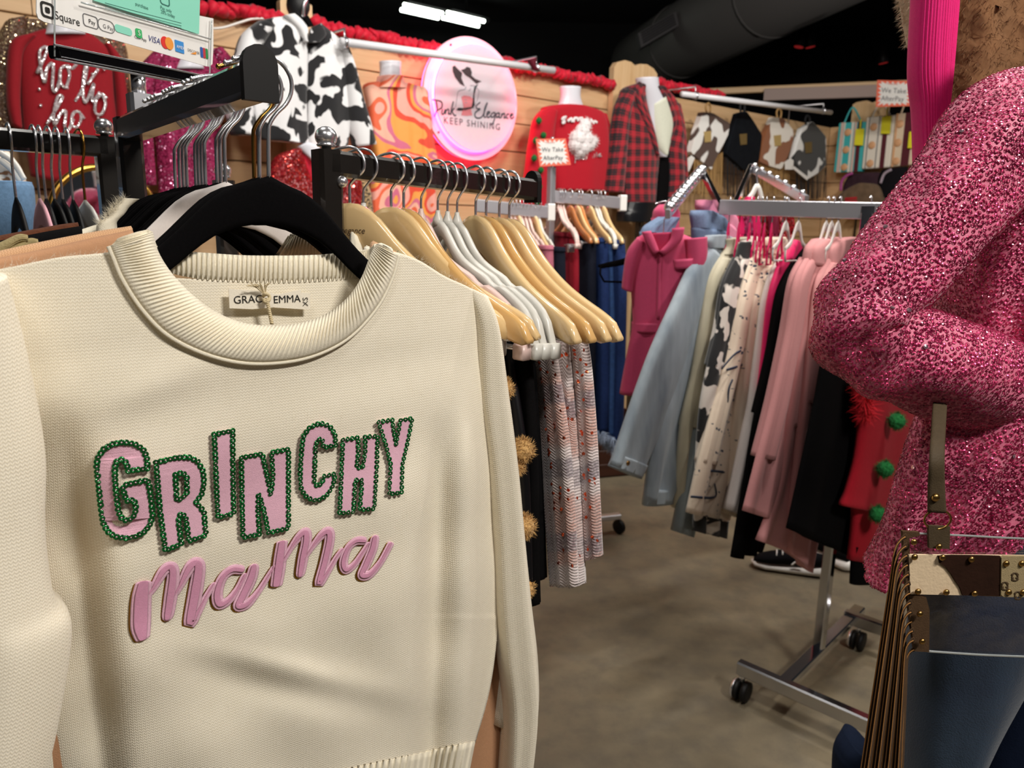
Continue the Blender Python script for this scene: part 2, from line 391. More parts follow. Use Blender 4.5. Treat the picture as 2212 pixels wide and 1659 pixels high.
for i, (a, b) in enumerate((((872, 10), (956, 29)), ((866, 21), (947, 39)), ((966, 27), (1046, 46)), ((956, 38), (1034, 56)))):
    if i % 2 == 0:
        t_ = thing('ceiling_light', ('twin fluorescent ceiling fitting nearer the cow print jacket' if i == 0 else 'twin fluorescent ceiling fitting directly above the round white sign'), 'ceiling light', tuple(atz(*a, 5.0)), 'fluorescent ceiling fittings')
        q = atz(*a, 5.12), atz(*b, 5.12)
        v, f, u = bar(q[0], q[1], .34, .08); mk('housing', v, f, M_dark, t_, smooth=False)
        v, f, u = tubev([(q[0]+q[1])/2+UP*.02, ((q[0]+q[1])/2)*np.array([1, 1, 0])+UP*5.5], .015); mk('hanging_rod', v, f, M_dark, t_)
    v, f, u = tubev([atz(*a, 5.05), atz(*b, 5.05)], .034, 10); mk('tube', v, f, M_tube, t_)
M_redl = NT('dim_red_lamp'); M_redl.set(Base_Color=lin('501818'), Emission_Color=lin('C03030'), Emission_Strength=.25); M_redl = M_redl.m
for i, (x, y) in enumerate(((1738, 100), (1908, 135))):
    p = atz(x, y, 4.3); t_ = thing('stage_lamp', ('small dim red stage lamp pair nearest the dark duct' if i == 0 else 'small dark stage lamp close to the hot pink sleeve'), 'stage lamp', tuple(p))
    for s in ((-.09, .09) if i == 0 else (0,)):
        v, f, u = lathev(p+np.array([s, 0, 0]), (.2 if s >= 0 else -.2, 0, -1), [(-.28, .05), (-.1, .07), (0, .09), (.01, .08)], 14); mk('lamp_can', v, f, plain('lamp_can_paint', '2A2022', .5), t_)
        v, f, u = lathev(p+np.array([s, 0, -.005]), (.2 if s >= 0 else -.2, 0, -1), [(0, .075), (.012, .07)], 14); mk('lens', v, f, M_redl, t_)
    v, f, u = tubev([p+UP*.2, p*np.array([1, 1, 0])+UP*5.5], .012); mk('hanging_rod', v, f, M_dark, t_)
# red ruffled garland along the top of the back wall
def garland(name, label, pxa, pxb):
    a, b = W.pt(*pxa, .045), W.pt(*pxb, .045); L = np.linalg.norm(b-a); n = int(L/.013); P, R = [], []
    for i in range(n+1):
        s = i/n; P.append(a*(1-s)+b*s+UP*(.012*math.sin(i*1.9)+.004*math.sin(i*.7))+W.n*(.012*math.sin(i*2.3))); R.append(.026+.009*math.sin(i*1.7)+.004*random.random())
    v, f, u = tubev(P, R, 9); o = mk(name, v, f, fabric('red_ruffle', 'C8102E', .6, .3, 500, .4, .3), uv=u, loc=tuple((a+b)/2)); return tag(o, label, 'garland', 'red garland lengths')
garland('garland', 'red ruffled garland along the wall top left of the cow print jacket', (330, 0), (606, 38))
garland('garland', 'red ruffled garland along the wall top behind the round white sign', (674, 52), (1327, 183))
garland('garland', 'short red ruffled garland right of the plaid blazer on the wall top', (1420, 180), (1560, 207))
# ================================================================ the black four-way rack in front
M_rack = plain('black_rack_paint', '17130F', .28, .0, Coat_Weight=.6); M_cap = plain('black_plastic_cap', '121010', .55, Specular_IOR_Level=.25)
M_chr = plain('chrome', 'ECECF0', .24, .92); M_chr2 = plain('polished_steel', 'CFCFD4', .28, .9); M_gold = metal('brass_wire', 'C99A4A', .22)
TB = .030
ra0 = atY(562, 172, .685)                       # front end of the arm that carries the sweaters
ra1 = ra0 + D2*.46; ra1[2] = ra0[2]-.004
pc = atY(706, 352, .935); pc1 = pc+D1*.335; pc1[2] = pc[2]-.018
pb = atY(228, 318, 1.19); pb1 = pb-D1*.62; pb1[2] = pb[2]+.004
pd = pc+D2*.42+D1*.02; pd[2] = pc[2]-.02
ctr = (ra1+pc+pb)/3; ctr[2] = 0
rack = thing('clothes_rack', 'black four-way clothes rack carrying the front sweaters and wooden hangers', 'clothes rack', tuple(ctr))
def rbar(name, a, b, m=M_rack, w_=TB, h_=TB, par=None):
    v, f, u = bar(a, b, w_, h_); return mk(name, v, f, m, par or rack, smooth=False, uv=u)
for a, b, cap in ((ra1, ra0, 1), (pc, pc1, 1), (pb, pb1, 0)):
    arm = rbar('arm', a, b); d = (b-a)/np.linalg.norm(b-a); d[2] = 0
    if cap:
        s = np.cross(d, UP); q = []
        for t in np.linspace(0, math.pi, 11): q.append(b+d*.003-s*math.cos(t)*.0155+UP*(.013+math.sin(t)*.0155))
        q += [b+d*.003+s*.0155-UP*.018, b+d*.003-s*.0155-UP*.018]
        v, f, u = platev(q[::-1], d, .008); e = mk('end_cap', v, f, M_cap, arm, smooth=False)
for p in (ra1, pc, pb, pd):
    st = rbar('upright', p+UP*TB/2-UP*.0, np.array([p[0], p[1], .07]))
    if p is not ra1:
        v, f, u = lathev(p+UP*(TB/2), UP, [(0, .006), (.004, .006), (.004, .011), (.006, .012)]+[(.015+.0125*math.sin(t), .0135*math.cos(t)) for t in np.linspace(-.7, 1.5, 8)], 16); mk('finial', v, f, M_chr, st)
for p in (ra1, pc, pb, pd): rbar('foot_bar', np.array([p[0], p[1], .085]), np.array([ctr[0], ctr[1], .085]))
v, f, u = ballv(pc+D2*(-.0155)-UP*.022+D1*.012, .007, 12, 8); mk('bolt', v, f, M_chr, rack)
for p in (ra1, pc, pb, pd):
    q = np.array([p[0], p[1], .035]); v, f, u = lathev(q-D1*.012, D1, [(0, .03), (.003, .035), (.021, .035), (.024, .03)], 16); mk('caster', v, f, M_cap, rack)
# ---------------------------------------------------------------- hangers (local: x across, z up, origin = middle of the rail)
HOOK = [(-.030, .0150), (-.024, .0175), (-.015, .0205), (-.006, .0222), (.003, .0225), (.0135, .0185), (.021, .008), (.0215, -.004), (.0165, -.015), (.008, -.024), (.0015, -.034), (0, -.044)]
def hook(par, m, zn, r=.0019):
    v, f, u = ballv((-.030, 0, .0150), r*1.35, 8, 6); mk('hook_tip', v, f, m, par)
    k = min(1, abs(zn)/.075); P = crom([(x, 0, z if z > 0 else z*k) for x, z in HOOK]+[(0, 0, zn)], 40); v, f, u = tubev(P, r, 7); mk('hook', v, f, m, par)
def body_loft(top, hgt, th, nx=44, zc=0.0):
    """symmetric hanger body: top contour x->z and height x->h"""
    xs0 = [a for a, _ in top]; xs = np.concatenate([-np.linspace(xs0[-1], 0, nx//2), np.linspace(0, xs0[-1], nx//2)[1:]])
    V, seg = [], 10
    for x in xs:
        zt = np.interp(abs(x), xs0, [b for _, b in top]); h = np.interp(abs(x), [a for a, _ in hgt], [b for _, b in hgt])
        for k in range(seg):
            a = 2*math.pi*k/seg; cy, cz = math.cos(a), math.sin(a)
            V.append((x, math.copysign(abs(cy)**.6, cy)*th/2, zc+zt-h/2+math.copysign(abs(cz)**.7, cz)*h/2))
    n = len(xs); Fc = [[i*seg+k, i*seg+(k+1) % seg, (i+1)*seg+(k+1) % seg, (i+1)*seg+k] for i in range(n-1) for k in range(seg)]
    Fc += [list(range(seg))[::-1], [(n-1)*seg+k for k in range(seg)]]
    return V, Fc, [(v[0], v[2]) for v in V]
def smooth_prof(p, n=24):
    q = crom(p, n); return [tuple(x) for x in q]
def velvet_m(name, c): return fabric(name, c, .95, .25, 1500, .25, 0.05, .05)
VT = smooth_prof([(0, .006), (.008, .006), (.012, 0), (.03, -.005), (.05, -.017), (.07, -.037), (.09, -.057), (.11, -.072), (.14, -.084), (.18, -.094), (.212, -.104)])
VH = [(0, .046), (.012, .04), (.04, .037), (.07, .030), (.1, .026), (.15, .022), (.2, .018), (.212, .008)]
def velvet(label, m, hm=M_chr, cat='hanger', group=None, bodyname='velvet_body', zn=-.085):
    t = thing('velvet_hanger', label, cat, group=group); hook(t, hm, zn-.004)
    v, f, u = body_loft(VT, VH, .0062, zc=zn); mk(bodyname, v, f, m, t)
    v, f, u = tubev([(-.19, 0, zn-.160), (.19, 0, zn-.160)], .0035, 8); mk('trouser_bar', v, f, m, t)
    for s in (-1, 1): v, f, u = tubev([(s*.203, 0, zn-.108), (s*.204, 0, zn-.135), (s*.19, 0, zn-.160)], .0034, 8); mk('bar_end', v, f, m, t)
    return t
WT = smooth_prof([(0, .0), (.012, -.001), (.028, -.008), (.045, -.022), (.065, -.044), (.09, -.066), (.12, -.087), (.155, -.105), (.19, -.120), (.214, -.134), (.222, -.150)])
WH = [(0, .052), (.03, .055), (.06, .050), (.1, .042), (.15, .038), (.19, .035), (.21, .03), (.222, .006)]
M_maple = wood('maple_hanger', 'ECD2A2', 'DAB47A', scale=3, rough=.22, coat=.7); M_maple2 = wood('honey_hanger', 'E4BE82', 'CB9A58', scale=3, rough=.22, coat=.7)
M_cedar = wood('orange_hanger', 'C98246', 'A8602C', scale=3, rough=.3, coat=.5)
def wooden(label, m, group=None, zn=-.044, clips=True, sc=1.0):
    t = thing('wooden_hanger', label, 'hanger', group=group); hook(t, M_chr, zn-.004)
    v, f, u = body_loft(WT, WH, .013, zc=zn); mk('wooden_body', v, f, m, t)
    if clips:
        v, f, u = tubev([(-.19, 0, zn-.155), (.19, 0, zn-.155)], .002, 6); mk('clip_bar', v, f, M_chr, t)
        for s in (-1, 1):
            v, f, u = tubev([(s*.19, 0, zn-.155), (s*.19, 0, zn-.125)], .002, 6); mk('bar_wire', v, f, M_chr, t)
            parts = [bar((s*.13-.017, k*.006, zn-.165), (s*.13+.017, k*.006, zn-.165), .002, .034) for k in (-1, 1)]+[tubev([(s*.13-.019, 0, zn-.157), (s*.13+.019, 0, zn-.157)], .005, 8)]
            v, f, u = merge(parts); mk('clip', v, f, M_chr2, t)
    return t
PT = smooth_prof([(0, 0), (.01, -.003), (.022, -.014), (.035, -.032), (.055, -.050), (.08, -.062), (.1, -.070), (.112, -.079), (.118, -.084), (.126, -.080), (.145, -.088), (.17, -.103), (.186, -.122), (.194, -.148)])
PH = [(0, .02), (.04, .019), (.1, .019), (.118, .012), (.15, .022), (.18, .03), (.188, .024), (.194, .006)]
M_wpl = plain('white_hanger_plastic', 'DCDAD4', .35); M_ppl = plain('blush_hanger_plastic', 'D8BCB4', .38); M_gpl = plain('pale_grey_plastic', 'D0CEC6', .35)
def plastic(label, m, group=None, zn=-.055, clips=True):
    t = thing('plastic_hanger', label, 'hanger', group=group); hook(t, M_chr2, zn-.004, .0016)
    v, f, u = lathev((0, 0, zn-.004), UP, [(-.004, .008), (.004, .007), (.012, .0035), (.016, .003)], 12); mk('collar', v, f, m, t)
    v, f, u = body_loft(PT, PH, .011, zc=zn); mk('arms', v, f, m, t)
    for s in (-1, 1):
        v, f, u = bar((s*.189-.006, 0, zn-.158), (s*.189+.010, 0, zn-.158), .016, .020); mk('end_block', v, f, m, t)
    if clips:
        v, f, u = tubev([(-.185, 0, zn-.156), (.185, 0, zn-.156)], .0018, 6); mk('clip_bar', v, f, M_chr, t)
        for s in (-1, 1):
            v, f, u = merge([bar((s*.12-.015, k*.005, zn-.168), (s*.12+.015, k*.005, zn-.168), .002, .034) for k in (-1, 1)]); mk('clip', v, f, M_chr2, t)
    return t
def put(t, p, xdir, tilt=0.0):
    t.location = p; t.rotation_euler = (0, tilt, math.atan2(xdir[1], xdir[0])); return t
def rot(d, deg): a = math.radians(deg); c, s = math.cos(a), math.sin(a); return np.array([d[0]*c-d[1]*s, d[0]*s+d[1]*c, 0])
M_vblk = velvet_m('black_velvet', '0B0A0B'); M_vwht = fabric('pale_flocked', 'D6CEC9', .8, .06, 1500, .15, .1, .03); M_vpnk = fabric('pink_flocked', 'DFA9B4', .8, .08, 1500, .15, .1, .03)
ORD = ['front', 'second', 'third', 'fourth', 'fifth', 'sixth', 'seventh', 'eighth', 'ninth', 'tenth', 'eleventh', 'twelfth', 'thirteenth', 'fourteenth', 'fifteenth']
adir = (ra1-ra0)/np.linalg.norm(ra1-ra0)
A_T = [.012, .034, .050, .128, .141, .153, .190, .201, .212, .223, .255, .268, .282, .300]
A_K = 'KKKWKKKKKKKKKK'; protoA = {}
for i, (t_, k) in enumerate(zip(A_T, A_K)):
    hm = M_gold if i == 2 else M_chr
    lab = ('black velvet hanger holding the cream lettered sweater' if i == 0 else '%s %s hanger back from the rack arm tip%s' % (ORD[i], 'black velvet' if k == 'K' else 'pale flocked', ', brass hook' if i == 2 else ''))
    h = velvet(lab, M_vblk if k == 'K' else M_vwht, hm, group='hangers on the near rack arm')
    put(h, ra0+adir*t_+D1*.012, rot(D1, random.uniform(-3, 3) if i else 0), .045 if i < 2 else .03)
cdir = (pc1-pc)/np.linalg.norm(pc1-pc); HX = np.array([.643, -.766, 0])
def on_rail(px, a, d):   # parameter along a rail where a picture column meets it
    best = min(np.linspace(-.2, 2.5, 1000), key=lambda t: abs(proj(a+d*t)[0]-px)); return a+d*best
def proj(p):
    q = RM.T @ (np.asarray(p)-C0); return (CX+F*q[0]/-q[2], CY-F*q[1]/-q[2])
C_X = [753, 782, 846, 872, 908, 944, 966, 989, 1028, 1051, 1080, 1100]; C_K = 'MGMHBGGGMHMM'
C_P = [on_rail(x, pc, cdir) for x in C_X]
C_LAB = ['maple hanger with a printed mark, nearest the black post', 'pale grey plastic hanger just behind the printed maple hanger', 'maple hanger, second wooden one along the black arm', 'honey-coloured wooden hanger whose tip hangs lowest beside the cream sweater',
         'blush plastic hanger beside the honey wooden hanger', 'pale grey plastic hanger just right of the blush one', 'middle of the three pale grey hangers in a row', 'last pale grey plastic hanger before the four end wooden ones',
         'first of the four wooden hangers at the arm end', 'second of the four wooden hangers at the arm end', 'third of the four wooden hangers at the arm end', 'outermost wooden hanger against the black end cap']
for i, k in enumerate(C_K):
    g = 'hangers on the right-hand black arm'
    h = wooden(C_LAB[i], M_maple if k == 'M' else M_maple2, g) if k in 'MH' else plastic(C_LAB[i], M_ppl if k == 'B' else M_gpl, g)
    if i == 0:
        for s_, z_, sz in (('Pink Elegance', -.118, .011), ('KEEP SHINING', -.130, .005)):
            text('printed_mark', s_, (-.036, -.0066, z_+.036), (1, 0, 0), (.0, 0, 1), sz, plain('brown_ink', '3A2412', .6), h, (0, -1, 0), .0004, shear=.3 if sz > .008 else 0)
    put(h, C_P[i], rot(HX, (30, 26, 20, 9, 6, 4, 3, 3, -2, 0, 1, 2)[i]))
bdir = (pb1-pb)/np.linalg.norm(pb1-pb); B_X = [172, 145, 123, 105, 86, 74, 18]
for i, (x, k) in enumerate(zip(B_X, 'WKKKKPK')):
    nm = {'W': 'white', 'K': 'black', 'P': 'pink'}[k]
    lab = ['white slim hanger on a brass hook nearest the left black post', 'first black slim hanger after the white one on the left arm', 'second black slim hanger on the left arm', 'third black slim hanger on the left arm', 'fourth black slim hanger, next to the pink one', 'pink slim hanger on the left black arm', 'black slim hanger alone in front of the blue denim'][i]
    h = velvet(lab, {'W': M_wpl, 'K': M_cap, 'P': M_vpnk}[k], M_gold if i == 0 else M_chr, group='hangers on the left black arm')
    put(h, on_rail(x, pb, bdir), rot(HX, (4, -2, 0, 2, -1, 1, 0)[i]))
# ================================================================ sweaters on the near arm
def m_knit(name, c, c2, p=.0034, q=.0030, strength=.55, warm=None):
    t = NT(name); uv = t.uv(); sp = t.n('ShaderNodeSeparateXYZ', {0: uv}); u, v = sp.outputs[0], sp.outputs[1]
    a = t.math('FRACT', t.math('DIVIDE', u, p)); zig = t.math('ABSOLUTE', t.math('SUBTRACT', a, .5))
    row = t.math('FRACT', t.math('ADD', t.math('DIVIDE', v, q), t.math('MULTIPLY', zig, 1.3)))
    st = t.math('SINE', t.math('MULTIPLY', row, math.pi)); col_ = t.math('SINE', t.math('MULTIPLY', t.math('FRACT', t.math('MULTIPLY', a, 2)), math.pi))
    h = t.math('MULTIPLY', st, t.math('ADD', t.math('MULTIPLY', col_, .7), .3)); o = t.obj()
    fz = t.noise(o, 60, 4, .65); h2 = t.math('ADD', h, t.math('MULTIPLY', t.noise(o, 700, 2), .7))
    base = t.mix(t.math('MULTIPLY', t.step(h, 0, .8), .9), lin(c2), lin(c)); base = t.mix(t.math('MULTIPLY', t.step(fz, .4, .8), .35), base, lin(c)); t.link(base, 'Base Color')
    t.set(Roughness=.95, Sheen_Weight=.12, Specular_IOR_Level=.2); t.bump(h2, strength, .0012); return t.m
M_cream = m_knit('cream_knit', 'F6EEDC', 'E2D6BC', p=.0030, q=.0027, strength=.32); M_crib = fabric('cream_rib_knit', 'EFE6D0', .95, .08, 1600, .5, .35, .05)
M_cin = fabric('cream_knit_inside', 'E4D2A4', .95, .08, 1400, .5, .3, .05)
hp = ra0+adir*.012; SW = Plane(hp[0], hp[1], D1)
def gl(x, c, s): return math.exp(-((x-c)/s)**2)
def sm(a, b, x): t = min(1, max(0, (x-a)/(b-a))); return t*t*(3-2*t)
def DS(px, py):
    xl = -150+ (py-560)*.24; xr = 1056+18*math.exp(-((py-1200)/260.)**2) if py < 1330 else 1074-(py-1330)*.16
    e = max(0., px-xl)/110; g = max(0., xr-px)/70
    d = .004+.030*(1-math.exp(-e))*(1-math.exp(-g))
    yy = sm(760, 1100, py)
    d += .018*gl(px, 1015-(py-900)*.02, 34)*sm(780, 1000, py)*(1-.3*sm(1350, 1600, py))      # fold by the right side
    d -= .014*gl(px, 950-(py-900)*.03, 26)*sm(880, 1080, py)
    d += .006*gl(px, 860-(py-900)*.02, 60)*sm(900, 1250, py)
    d -= .037*(1.0 if px < 128+(py-900)*.11 else gl(px, 128+(py-900)*.11, 58))*sm(850, 1150, py)                                   # valley beside the left sleeve
    d += .004*math.sin(px*.012+py*.004)*yy+.0025*math.sin(px*.021-py*.013+1)*sm(1250, 1450, py)
    d += .0012*math.sin(py*.03+px*.008)*sm(700, 800, py)
    d += .005*gl(py-.22*(px-600), 1440, 30)*gl(px, 640, 190)-.004*gl(py-.22*(px-600), 1490, 34)*gl(px, 640, 190)
    d += .003*gl(py+.35*(px-300), 850, 40)*gl(px, 330, 120)
    return d
sw = thing('cream_sweater', 'cream knit sweater with green sequin and pink script lettering, foremost', 'sweater', tuple(hp*np.array([1, 1, 0])+UP*1.0))
INN = [(330, 500), (343, 545), (373, 592), (420, 640), (470, 675), (522, 696), (580, 703), (640, 699), (700, 680), (748, 645), (780, 600), (800, 550), (812, 528)]
OUT = [(234, 532), (246, 560), (264, 602), (302, 662), (352, 716), (410, 751), (480, 776), (552, 786), (635, 780), (702, 760), (762, 724), (816, 664), (848, 602), (862, 552)]
MIDC = [(285, 540), (296, 572), (330, 630), (386, 690), (440, 716), (500, 735), (580, 745), (640, 742), (700, 722), (756, 685), (798, 635), (826, 590), (838, 545)]
rows = [[(-190, 640), (-60, 595), (40, 574), (130, 556), (215, 548)]+MIDC+[(900, 560), (960, 596), (1012, 620), (1036, 640), (1050, 664)]]
rows.append([(-150+i*1195/22, 880) for i in range(23)]); rows.append([(-40+i*1113/22, 1130) for i in range(23)]); rows.append([(20+i*1056/22, 1330) for i in range(23)])
rows.append([(60+i*1000/22, 1480) for i in range(23)]); HB = lambda x, y: (x, y+(1027-x)*.22)
rows.append([HB(80+i*947/22, 1605) for i in range(23)])
V, Fc, U = patchv(rows, 150, 150, DS, SW); o = mk('front_panel', V, Fc, M_cream, sw, uv=U); solid(o, .003)
# ribbed hem
hr = [[HB(80+i*947/22, 1602) for i in range(23)], [HB(95+i*915/22, 1690) for i in range(23)], [HB(110+i*890/22, 1780) for i in range(23)]]
R = [crom(r, 480) for r in hr]; G = np.stack([crom([R[a][s] for a in range(3)], 10) for s in range(480)], 1)
V = [SW.pt(q[0], q[1], DS(q[0], min(q[1], 1600+(1027-q[0])*.22))+.002+.0016*math.sin(k % 480*2*math.pi*70/480)) for k, q in enumerate(G.reshape(-1, 2))]
o = mk('hem_ribbing', V, [[i*480+k, (i+1)*480+k, (i+1)*480+k+1, i*480+k+1] for i in range(9) for k in range(479)], M_crib, sw, uv=[(v @ SW.d, v[2]) for v in V]); solid(o, .004)
# collar ribbing, front
NA, NB = 900, 9
ci, co = crom(INN, NA), crom(OUT, NA); V = []
for b in range(NB):
    t = b/(NB-1)
    for a in range(NA):
        q = ci[a]*(1-t)+co[a]*t; rib = .0013*math.sin(2*math.pi*92*a/NA)*math.sin(math.pi*min(1, t*1.1+.05))
        V.append(SW.pt(q[0], q[1], DS(*q)+.004+.006*math.sin(math.pi*t)**.6+rib-.010*(1-t)**3))
Fc = [[b*NA+a, (b+1)*NA+a, (b+1)*NA+a+1, b*NA+a+1] for b in range(NB-1) for a in range(NA-1)]
o = mk('collar_ribbing', V, Fc, M_crib, sw, uv=[(v @ SW.d, v[2]) for v in V]); solid(o, .004)
# collar seam cord
strokes('collar_seam', [OUT], SW, .0016, M_crib, sw, off=.005, n=160, disp=DS)
# back panel and back collar, seen inside the neck
def DB(px, py): return -.012-.010*(1-sm(180, 380, px))+.004*gl(px, 570, 200)
brow = [[(300+i*26, 596+10*math.sin(i/20*math.pi)) for i in range(21)], [(270+i*29, 740) for i in range(21)], [(200+i*36, 900) for i in range(21)], [(60+i*46, 1400) for i in range(21)], [(90+i*44, 1700) for i in range(21)]]
V, Fc, U = patchv(brow, 60, 60, DB, SW); o = mk('back_panel', V, Fc, M_cream, sw, uv=U); solid(o, .003)
bt = [(325, 515), (345, 540), (430, 545), (520, 551), (600, 552), (690, 550), (770, 542), (800, 538), (815, 526)]; bb = [(325, 545), (350, 582), (430, 603), (520, 609), (600, 611), (690, 608), (760, 600), (800, 575), (815, 545)]
b0, b1 = crom(bt, 700), crom(bb, 700); V = []
for b in range(6):
    t = b/5
    for a in range(700):
        q = b0[a]*(1-t)+b1[a]*t; V.append(SW.pt(q[0], q[1], DB(*q)+.003*math.sin(math.pi*t)+.0013*math.sin(2*math.pi*66*a/700)+.012*(abs(a-350)/350)**6))
o = mk('back_collar_ribbing', V, [[b*700+a, (b+1)*700+a, (b+1)*700+a+1, b*700+a+1] for b in range(5) for a in range(699)], M_crib, sw, uv=[(v @ SW.d, v[2]) for v in V]); solid(o, .003)
# sleeves
loft('sleeve', M_cream, sw, [(985, 615, -.01), (1018, 700), (1030, 860), (1050, 1000), (1065, 1150), (1074, 1300), (1085, 1420), (1098, 1540), (1092, 1700)],
     [(1040, 645, -.01), (1062, 705), (1088, 860), (1108, 1010), (1122, 1150), (1138, 1300), (1152, 1420), (1152, 1540), (1128, 1700)], SW, th=.026, off=.004, fold=.004, fk=3, nv=50, nu=28, openb=True)
loft('sleeve', M_cream, sw, [(-260, 640, .01), (-270, 800), (-250, 1000), (-230, 1150), (-210, 1300), (-210, 1400), (-230, 1550), (-240, 1720)],
     [(10, 590, -.0), (55, 760), (92, 960), (93, 1130), (112, 1270), (150, 1335), (122, 1540), (84, 1700)], SW, th=.055, off=.040, fold=.004, fk=2.6, ph=1.2, nv=60, nu=32)
# brand label, size tab and cord tie
M_lab = fabric('satin_label', 'EDE4D2', .5, .05, 900, .2, .3, .15); M_ink = plain('black_ink', '17140F', .6)
lp = [(494, 624), (560, 628), (600, 636), (650, 626), (650, 668), (590, 664), (545, 668), (496, 666)]
q = plate('brand_label', lp, SW, .001, M_lab, sw, off=.0015)
sz = plate('size_tab', [(650, 632), (670, 634), (670, 668), (650, 668)], SW, .001, M_lab, sw, off=.001)
def sw_text(nm, s, px, py, size, par, off, **k): return text(nm, s, SW.pt(px, py, off), SW.d, UP, size, M_ink, par, SW.n, .0006, **k)
sw_text('label_lettering', 'GRACE', 504, 656, .0100, q, .0015); sw_text('label_lettering', 'EMMA', 590, 655, .0100, q, .0015)
text('size_lettering', 'XS', SW.pt(665, 661, .0012), UP, -SW.d, .0075, M_ink, sz, SW.n, .0006)
M_cord = fabric('jute_cord', 'D9C7A0', .9, .2, 1500, .5, .2, .1)
tie = []
for k in (0, math.pi):
    tie.append(tubev([SW.pt(576+2*math.sin(i*.8+k)+i*.25, 645+i*1.2, .008+.0012*math.cos(i*.8+k)) for i in range(46)], .0011, 6))
for k in range(16):
    a = random.uniform(-1, 1); tie.append(tubev(crom([SW.pt(574, 640, .006), SW.pt(572+a*14-6, 622-random.random()*6, .009), SW.pt(570+a*30-8, 618-random.random()*18*(1-abs(a)*.6), .012)], 8), .0004, 4))
tie.append(tubev(crom([SW.pt(568, 640, .005), SW.pt(574, 634, .009), SW.pt(582, 640, .008), SW.pt(580, 650, .009), SW.pt(572, 652, .008), SW.pt(569, 644, .008)], 20), .0016, 6))
V, Fc, U = merge(tie); mk('cord_tie', V, Fc, M_cord, sw, uv=U)
# ------------------------------------------------ lettering
def cp(L): return [(180+x/2.989, 870+y/2.989) for x, y in L]
LET = {
 'G': ([(415, 425), (290, 440), (278, 388), (245, 367), (215, 380), (203, 420), (205, 500), (214, 600), (226, 700), (243, 740), (275, 760), (308, 750), (335, 720), (338, 665), (325, 625), (290, 640), (265, 600), (256, 548), (270, 530), (415, 498), (430, 560), (440, 640), (448, 730), (432, 785), (398, 832), (345, 862), (280, 875), (218, 868), (168, 843), (132, 790), (116, 700), (105, 580), (92, 470), (85, 400), (97, 348), (132, 300), (190, 266), (260, 255), (330, 266), (385, 300), (410, 352)], None),
 'R': ([(470, 385), (600, 355), (680, 350), (738, 378), (772, 440), (780, 520), (765, 590), (725, 645), (778, 700), (785, 780), (792, 855), (680, 895), (672, 820), (660, 735), (628, 715), (615, 760), (632, 912), (530, 955), (515, 850), (495, 700), (480, 530)], [(595, 465), (640, 450), (668, 480), (668, 580), (640, 618), (605, 630), (598, 540)]),
 'I': ([(845, 205), (965, 180), (965, 400), (972, 715), (870, 740), (862, 600), (850, 300)], None),
 'N': ([(1020, 355), (1155, 330), (1185, 460), (1210, 590), (1225, 480), (1215, 320), (1325, 300), (1325, 560), (1325, 810), (1195, 840), (1165, 690), (1130, 585), (1128, 700), (1138, 850), (1030, 870), (1024, 600)], None),
 'C': ([(1630, 275), (1550, 290), (1545, 238), (1520, 235), (1500, 270), (1495, 400), (1490, 500), (1510, 540), (1540, 520), (1555, 475), (1625, 460), (1615, 530), (1580, 590), (1530, 625), (1480, 630), (1430, 600), (1405, 550), (1400, 450), (1410, 300), (1420, 220), (1460, 160), (1530, 130), (1590, 150), (1625, 200)], None),
 'H': ([(1675, 240), (1775, 225), (1775, 330), (1765, 420), (1805, 415), (1820, 320), (1820, 220), (1900, 215), (1895, 400), (1880, 685), (1785, 690), (1800, 500), (1755, 500), (1750, 600), (1745, 705), (1655, 715), (1665, 500)], None),
 'Y': ([(1905, 125), (1995, 110), (2005, 190), (2020, 265), (2035, 190), (2045, 115), (2125, 100), (2095, 250), (2060, 400), (2055, 580), (1975, 590), (1985, 400), (1950, 260)], None)}
M_felt = fabric('pink_felt', 'E6B4C6', .95, .08, 1600, .5, .4, .1)
def m_seq(name, cols, rough=.16):
    t = NT(name); info = t.n('ShaderNodeObjectInfo').outputs['Random']; vr = t.noise(t.obj(), 130, 0)
    f = t.math('FRACT', t.math('ADD', t.math('MULTIPLY', info, 7.3), t.math('MULTIPLY', vr, 6)))
    r = t.n('ShaderNodeValToRGB', {0: f}); r.color_ramp.interpolation = 'LINEAR'
    r.color_ramp.elements[0].color = lin(cols[0]); r.color_ramp.elements[1].color = lin(cols[-1]); r.color_ramp.elements[1].position = 1
    for i, c in enumerate(cols[1:-1]): e = r.color_ramp.elements.new((i+1)/(len(cols)-1)); e.color = lin(c)
    t.link(r.outputs[0], 'Base Color'); t.set(Metallic=.5, Roughness=rough, Coat_Weight=.4); return t.m
M_gseq = m_seq('green_sequins', ['0A4A1E', '0F6A2C', '05240E', '158038', '083616', '28A850'])
M_bead = plain('pale_pink_bead', 'E8C0CC', .3)
seqmesh = None; nseq = 0
def seq_proto():
    c = [(0.0, .0008)]; V, Fc, seg = [], [], 14
    for r, h in ((.0027, 0), (.0024, .0006), (.0012, .0005), (.0007, .0001)):
        for k in range(seg): a = 2*math.pi*k/seg; V.append((r*math.cos(a), r*math.sin(a), h))
    for i in range(3):
        for k in range(seg): l = (k+1) % seg; Fc.append([i*seg+k, i*seg+l, (i+1)*seg+l, (i+1)*seg+k])
    b = len(V)
    for i in range(3):
        a = math.pi/2*i/3
        for k in range(6): t = 2*math.pi*k/6; V.append((.0006*math.cos(a)*math.cos(t), .0006*math.cos(a)*math.sin(t), .0007*math.sin(a)+.0002))
    for i in range(2):
        for k in range(6): l = (k+1) % 6; Fc.append([b+i*6+k, b+i*6+l, b+(i+1)*6+l, b+(i+1)*6+k])
    Fc.append([b+12+k for k in range(6)])
    return np.array(V), Fc
